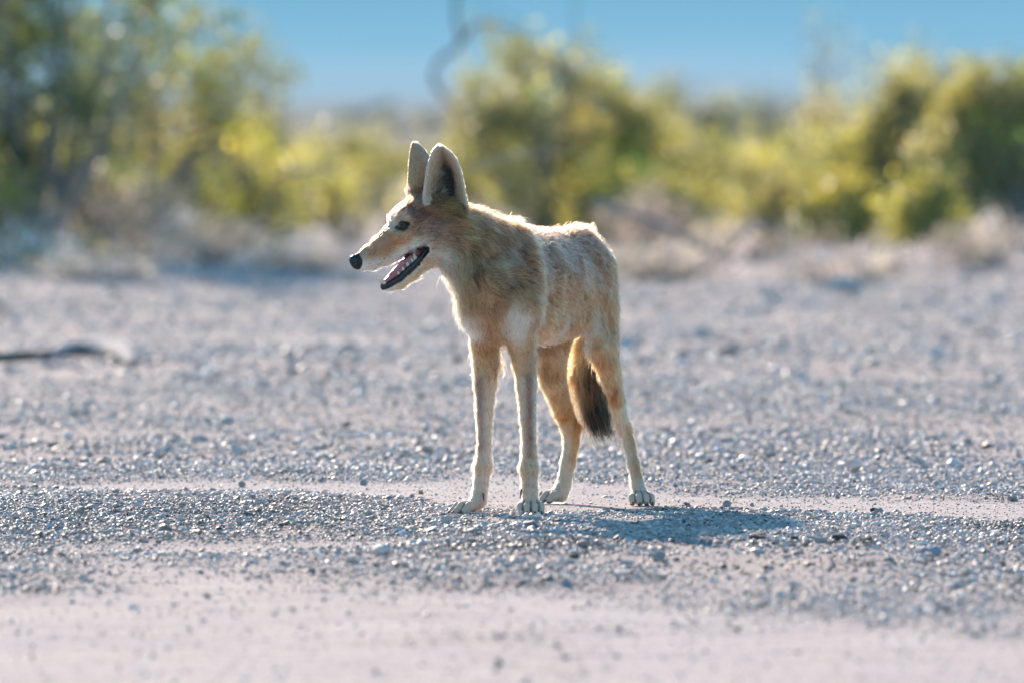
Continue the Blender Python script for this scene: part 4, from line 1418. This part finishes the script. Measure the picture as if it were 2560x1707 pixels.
long_ = np.clip(flen / .02, .15, 1.2)[:, None]
flow = unit(flow + vnoise(root_p, 38, 51) * 1.3 * long_ + vnoise(root_p, 130, 61) * 1.2 * long_)
tang = unit(flow - nrm * (flow * nrm).sum(-1, keepdims=True))
liftj = np.clip(lift + fg.normal(0, .07, NF) + (noise3(root_p * 60, 71) - .5) * .25, .05, .9)[:, None]
d0 = unit(tang * (1 - liftj) + nrm * (liftj * 1.25) + fg.normal(0, .07, (NF, 3)))
d1 = unit(tang * 1.0 + nrm * liftj * .42 + fg.normal(0, .10, (NF, 3)))
d2 = unit(tang * 1.0 + nrm * liftj * .10 + UPV * -.10 + fg.normal(0, .14, (NF, 3)))
L = flen[:, None]
p0 = root_p - nrm * .0006
p1 = p0 + d0 * L * .30
p2 = p1 + d1 * L * .36
p3 = p2 + d2 * L * .34
# tufting: tips drawn towards a neighbour's tip
cell = np.clip(flen * .22, .0022, .006)
key = np.floor(root_p / np.median(cell[flen > .012]) / 1.0).astype(np.int64)
kh = (key[:, 0] * 73856093) ^ (key[:, 1] * 19349663) ^ (key[:, 2] * 83492791)
_, inv = np.unique(kh, return_inverse=True)
cnt_ = np.bincount(inv).astype(float)
tipc = np.stack([np.bincount(inv, p3[:, j]) for j in range(3)], -1) / cnt_[:, None]
midc = np.stack([np.bincount(inv, p2[:, j]) for j in range(3)], -1) / cnt_[:, None]
cl = np.clip((flen - .008) / .014, 0, 1)[:, None] * fg.uniform(.2, .75, (NF, 1))
p3 = p3 + (tipc[inv] - p3) * cl
p2 = p2 + (midc[inv] - p2) * cl * .45
pos = np.stack([p0, p1, p2, p3], 1)
pos[..., 2] = np.maximum(pos[..., 2], .001)
fcol = coat(root_p)
fcol = tail_colour(root_p, ear_colour(root_p, nrm, eid, et, eu, fcol))
cz = crease(root_p)
flen[cz] *= .4
fcol[cz] = (.28, .225, .18)  # the same toe gap shade, painted into the hairs
# patchy moult and grizzle
body_w = np.clip((flen - .006) / .01, 0, 1)
nz1 = noise3(root_p * np.array([60, 60, 22]), 81); nz2 = noise3(root_p * 140, 82)
fcol *= (1 + body_w * ((nz1 - .5) * 1.0 + (nz2 - .5) * .75))[:, None]
for (sx_, sy_) in ((922, 661), (932, 658), (944, 654), (956, 650), (968, 645), (918, 669), (929, 666), (941, 663), (953, 659), (965, 655), (978, 649), (936, 671), (948, 667), (960, 662), (990, 640)):
    for sd in (1, -1):
        c_ = H(sx_, sy_, .016 * sd)
        dd = root_p - c_
        near_ = (np.abs(dd @ HL) < .012) & (np.linalg.norm(dd - (dd @ HL)[:, None] * HL, axis=1) < .0016)
        fcol[near_] = (.05, .04, .035)
u_ = fg.random(NF)
top = np.clip((root_p[:, 2] - .36) / .1, 0, 1) * np.clip((nrm[:, 2] + .35) / .6, 0, 1) * body_w
lum = fcol.mean(1)
gz = np.clip((.30 - lum) / .15, 0, 1)
blackh = u_ < .09 * body_w + .20 * top + .22 * gz
fcol[blackh] *= .25
whiteh = (u_ > .97 - .07 * gz)
fcol[whiteh] = fcol[whiteh] * .45 + np.array([.40, .34, .29])
fcol[guard] = fcol[guard] * .85 + np.array([.13, .075, .035])
fcol = np.clip(fcol * np.exp(fg.normal(0, .16, (NF, 1))), .008, .85)
# each hair: duller root, paler middle, its own tip
pcol = np.stack([fcol * .72, fcol * .95, fcol * 1.06, fcol * np.where(fg.random((NF, 1)) < .22 * top[:, None], .35, 1.0)], 1)
pcol = np.clip(pcol, .006, .88)

hc = bpy.data.hair_curves.new('fur')
hc.add_curves([4] * NF)
o_ = np.array(coyote.location)
hc.attributes['position'].data.foreach_set('vector', (pos - o_).astype(np.float32).ravel())
ra = hc.attributes.new('radius', 'FLOAT', 'POINT')
rr = np.where(flen > .010, .00024, .00019)[:, None] * np.array([1.0, .95, .7, .12])[None]
ra.data.foreach_set('value', rr.astype(np.float32).ravel())
ca = hc.attributes.new('tint', 'FLOAT_COLOR', 'POINT')
c4 = np.ones((NF, 4, 4), np.float32); c4[..., :3] = pcol
ca.data.foreach_set('color', c4.ravel())
hc.materials.append(m_fur)
fur = bpy.data.objects.new('fur', hc)
col.objects.link(fur)
fur.parent = coyote
print('hairs', NF)

# --- face parts -----------------------------------------------------------
def sdf_mesh(name, chs, mat, parent, h=0.0011, k=.003, colors=None, smooth=True, cut=None):
    global F, lo, dim
    pts_ = np.concatenate([np.array(c.P) for c in chs]); rm = max(max(r) for c in chs for r in c.r) + .006
    l0, h0 = pts_.min(0) - rm, pts_.max(0) + rm
    ax = [np.arange(l0[j], h0[j], h) for j in range(3)]
    g_ = np.stack(np.meshgrid(*ax, indexing='ij'), -1)
    d = None
    for c in chs:
        e = chain_sdf(g_.reshape(-1, 3), c)
        d = e if d is None else smin(d, e, c.k)
    if cut is not None:
        d = np.maximum(d, cut(g_.reshape(-1, 3)))
    V, Q = surface_nets(d.reshape(g_.shape[:3]), l0, h)
    return mesh_obj(name, V, Q, mat, parent, smooth=smooth)


m_nose, nt, n, l, b = new_mat('wet_black_nose')
b.inputs['Base Color'].default_value = (.012, .011, .012, 1); b.inputs['Roughness'].default_value = .32
vz = n.new('ShaderNodeTexVoronoi'); vz.inputs['Scale'].default_value = 900
bp = n.new('ShaderNodeBump'); bp.inputs['Strength'].default_value = .35; bp.inputs['Distance'].default_value = .0006
tc_ = n.new('ShaderNodeTexCoord'); l.new(tc_.outputs['Object'], vz.inputs['Vector']); l.new(vz.outputs['Distance'], bp.inputs['Height']); l.new(bp.outputs['Normal'], b.inputs['Normal'])
nostr = [H(884, 660, .0095), H(884, 660, -.0095)]
sdf_mesh('nose', [Chain('n', [(H(899, 651), .0115, .0120), (H(889, 655), .0105, .0128)], HL, k=.004), Chain('n', [(H(893, 664), .0070, .0075), (H(884, 650), .0080, .0075)], HL, k=.006)], m_nose, coyote, cut=lambda p: np.maximum(-(np.linalg.norm(p - nostr[0], axis=1) - .0034), -(np.linalg.norm(p - nostr[1], axis=1) - .0034)))

m_eye, nt, n, l, b = new_mat('amber_eye')
tc_ = n.new('ShaderNodeTexCoord')
sx = n.new('ShaderNodeVectorMath'); sx.operation = 'LENGTH'
l.new(tc_.outputs['Object'], sx.inputs[0])
at = n.new('ShaderNodeAttribute'); at.attribute_name = 'tint'; l.new(at.outputs['Color'], b.inputs['Base Color'])
b.inputs['Roughness'].default_value = .18; b.inputs['Specular IOR Level'].default_value = .3
m_lid = simple_mat('black_eyelid', (.014, .012, .012), .45, .4)
for k_, e in enumerate(EYE):
    sd = 1 if k_ == 0 else -1
    V, Fc = SPH3
    lookd = unit(HL * sd * .80 + HF * .55 + UPV * .02)
    ctr = e - HL * sd * .0065
    ang = np.degrees(np.arccos(np.clip(V @ lookd, -1, 1)))
    ec = np.where(ang[:, None] < 15, np.array([.006, .005, .005]), np.where(ang[:, None] < 40, np.array([.10, .040, .012]), np.array([.02, .014, .012])))
    mesh_obj('eye', ctr + V * .0098, Fc, m_eye, coyote, smooth=True, colors=ec)
    along = unit(H(1026, 557) - H(996, 575))
    upd = unit(np.cross(along, HL)); upd = upd if upd[2] > 0 else -upd
    out_ = HL * sd
    def lid(a, h_, o2):
        return ctr + along * a + upd * h_ + out_ * o2
    t_ = np.linspace(-1, 1, 12)
    for s_, nm in ((1, 'upper'), (-1, 'lower')):
        line = np.array([lid(x * .0138, s_ * (.0019 if s_ > 0 else .0032) * (1 - x * x) - .0006, .0088 - .0052 * x * x) for x in t_])
        V2, Q2 = tubes([(line, .0007 + .0009 * (1 - t_ ** 2))], 7)
        mesh_obj('eyelid', V2, Q2, m_lid, coyote, smooth=True)

m_tongue = simple_mat('pink_tongue', (.40, .155, .175), .35, .5, Subsurface_Weight=.25, Subsurface_Scale=.006)
m_mouth = simple_mat('dark_red_mouth', (.16, .028, .018), .4, .5)
m_gum = simple_mat('black_lip', (.014, .011, .011), .35, .5)
m_tooth = simple_mat('ivory_tooth', (.68, .57, .44), .3, .5)
sdf_mesh('tongue', [Chain('t', [(H(1054, 634), .014, .007), (H(1022, 655), .0135, .0075), (H(990, 683), .0115, .0062), (H(964, 703), .0085, .0040)], HL, k=.004),
                    Chain('t', [(H(1040, 634, .010), .004, .004), (H(1008, 657, .011), .0042, .0042), (H(976, 688, .008), .0036, .0036)], HL, k=.003),
                    Chain('t', [(H(1040, 636, -.011), .004, .004), (H(1012, 660, -.012), .0042, .0042), (H(978, 694, -.008), .0036, .0036)], HL, k=.003)], m_tongue, coyote)
sdf_mesh('mouth_lining', [Chain('m', [(H(1062, 624), .021, .010), (H(1040, 634), .017, .011), (H(1022, 644), .010, .009)], HL, k=.004)], m_mouth, coyote)
for sd in (1, -1):
    sdf_mesh('lip', [Chain('l', [(H(1068, 625, sd * .0235), .0036, .0046), (H(1050, 648, sd * .0200), .0030, .0046), (H(1026, 671, sd * .0165), .0030, .0050), (H(998, 697, sd * .0125), .0028, .0046), (H(968, 714, sd * .0070), .0032, .0050)], HL, k=.003)], m_gum, coyote)
sdf_mesh('lip', [Chain('l', [(H(968, 715, .006), .0035, .0055), (H(958, 717, 0), .0040, .0055), (H(968, 715, -.006), .0035, .0055)], HL, k=.003)], m_gum, coyote)


JAWD = unit(H(1062, 630) - H(966, 708))


def tooth(basep, tip, r0, blade=1.0):
    ax_ = unit(tip - basep); s_ = unit(JAWD - ax_ * (JAWD @ ax_)); w_ = np.cross(ax_, s_)
    V_ = []
    a_ = np.linspace(0, 2 * math.pi, 8, endpoint=False)
    lv = (0, .3, .6, .85, 1)
    for t, k in zip(lv, (1, .95, .68, .36, .10)):
        V_.append(basep + (tip - basep) * t + r0 * k * (np.cos(a_)[:, None] * s_ * blade + np.sin(a_)[:, None] * w_) + JAWD * (r0 * .35 * blade * t * t))
    Q_ = [[r * 8 + j_, r * 8 + (j_ + 1) % 8, r * 8 + 8 + (j_ + 1) % 8, r * 8 + 8 + j_] for r in range(len(lv) - 1) for j_ in range(8)]
    mesh_obj('tooth', np.concatenate(V_), np.array(Q_), m_tooth, coyote, smooth=True)


for sd in (1, -1):
    tooth(H(963, 709, sd * .0075), H(947, 695, sd * .0085), .0028)              # lower canine
    for (px, py, ux, uy, r_, bl_) in ((1050, 640, -6, -9, .0026, 1.5), (1041, 647, -9, -15, .0030, 1.9), (1032, 654, -6, -9, .0026, 1.5), (1021, 664, -7, -10, .0025, 1.6), (1009, 675, -5, -8, .0022, 1.5), (997, 685, -4, -6, .0019, 1.3)):
        tooth(H(px, py, sd * .0130), H(px + ux, py + uy, sd * .0135), r_, bl_)
    for (px, py, ux, uy, r_) in ((1052, 613, -1, 9, .0040), (1036, 621, -2, 8, .0040)):
        tooth(H(px, py, sd * .015), H(px + ux, py + uy, sd * .015), r_)
for j, lt in enumerate((-.0042, -.0014, .0014, .0042)):
    tooth(H(959, 711, lt), H(953, 704, lt), .0015)

m_claw = simple_mat('dark_claw', (.075, .062, .05), .5, .4)
for a_, b__ in CLAWS:
    mid_ = (a_ + b__) / 2 + UPV * .0022
    V_, Q_ = tubes([(np.array([a_, mid_, b__]), np.array([.0017, .0014, .0005]))], 6)
    mesh_obj('claw', V_, Q_, m_claw, coyote, smooth=True)
# dew claws on the inner wrists
for c_, t_ in ((P(1208, 1232, -.487), P(1210, 1252, -.489)), (P(1304, 1222, -.505), P(1300, 1246, -.508))):
    V_, Q_ = tubes([(np.array([c_, (c_ + t_) / 2 - np.array([0, .002, 0]), t_]), np.array([.0022, .0019, .0006]))], 6)
    mesh_obj('claw', V_, Q_, m_claw, coyote, smooth=True)

m_whisk = simple_mat('whisker_hair', (.75, .70, .66), .4, .5)
wg = np.random.default_rng(5)
WH = [((1062, 668, .012), (1085, 690), (1103, 706)), ((1070, 664, .014), (1092, 678), (1100, 690)), ((1012, 708, .008), (1030, 716), (1042, 728)), ((1003, 716, .006), (1012, 724), (1021, 734)), ((1000, 718, .004), (1010, 722), (1018, 724)),
      ((990, 724, .003), (998, 733), (1003, 742)), ((978, 727, .0), (979, 734), (975, 741)), ((968, 727, .003), (969, 735), (968, 744)), ((960, 726, .0), (959, 731), (956, 734)), ((905, 674, .004), (904, 680), (901, 685)), ((914, 677, .004), (915, 682), (917, 686)), ((930, 675, .006), (934, 680), (938, 684)), ((945, 671, .008), (950, 676), (957, 679))]
for (a0, b0, c0) in WH:
    ln = smooth_line([H(*a0), H(b0[0], b0[1], a0[2] + .006), H(c0[0], c0[1], a0[2] + .012)], 8)
    V_, Q_ = tubes([(ln, np.linspace(.00042, .00015, 8))], 4)
    mesh_obj('whisker', V_, Q_, m_whisk, coyote, smooth=True)

# ------------------------------------------------------------------ haze: the desert air
hz = bpy.data.meshes.new('haze')
x0, x1, y0, y1, z0, z1 = -4800, 4800, -30, 6200, -8, 240
hv = [(x0, y0, z0), (x1, y0, z0), (x1, y1, z0), (x0, y1, z0), (x0, y0, z1), (x1, y0, z1), (x1, y1, z1), (x0, y1, z1)]
hz.from_pydata(hv, [], [(3, 2, 1, 0), (4, 5, 6, 7), (0, 1, 5, 4), (1, 2, 6, 5), (2, 3, 7, 6), (3, 0, 4, 7)])
m_haze = bpy.data.materials.new('desert_air')
m_haze.use_nodes = True
nt = m_haze.node_tree
nt.nodes.remove(nt.nodes['Principled BSDF'])
pv = nt.nodes.new('ShaderNodeVolumePrincipled')
pv.inputs['Color'].default_value = (0.27, 0.72, 1.0, 1)
pv.inputs['Density'].default_value = 0.00025
pv.inputs['Anisotropy'].default_value = 0.0
nt.links.new(pv.outputs['Volume'], nt.nodes['Material Output'].inputs['Volume'])
hz.materials.append(m_haze)
haze = bpy.data.objects.new('haze', hz)
col.objects.link(haze)
tag(haze, 'thin blue desert air between the shrubs and the far mountains', 'haze', kind='stuff')
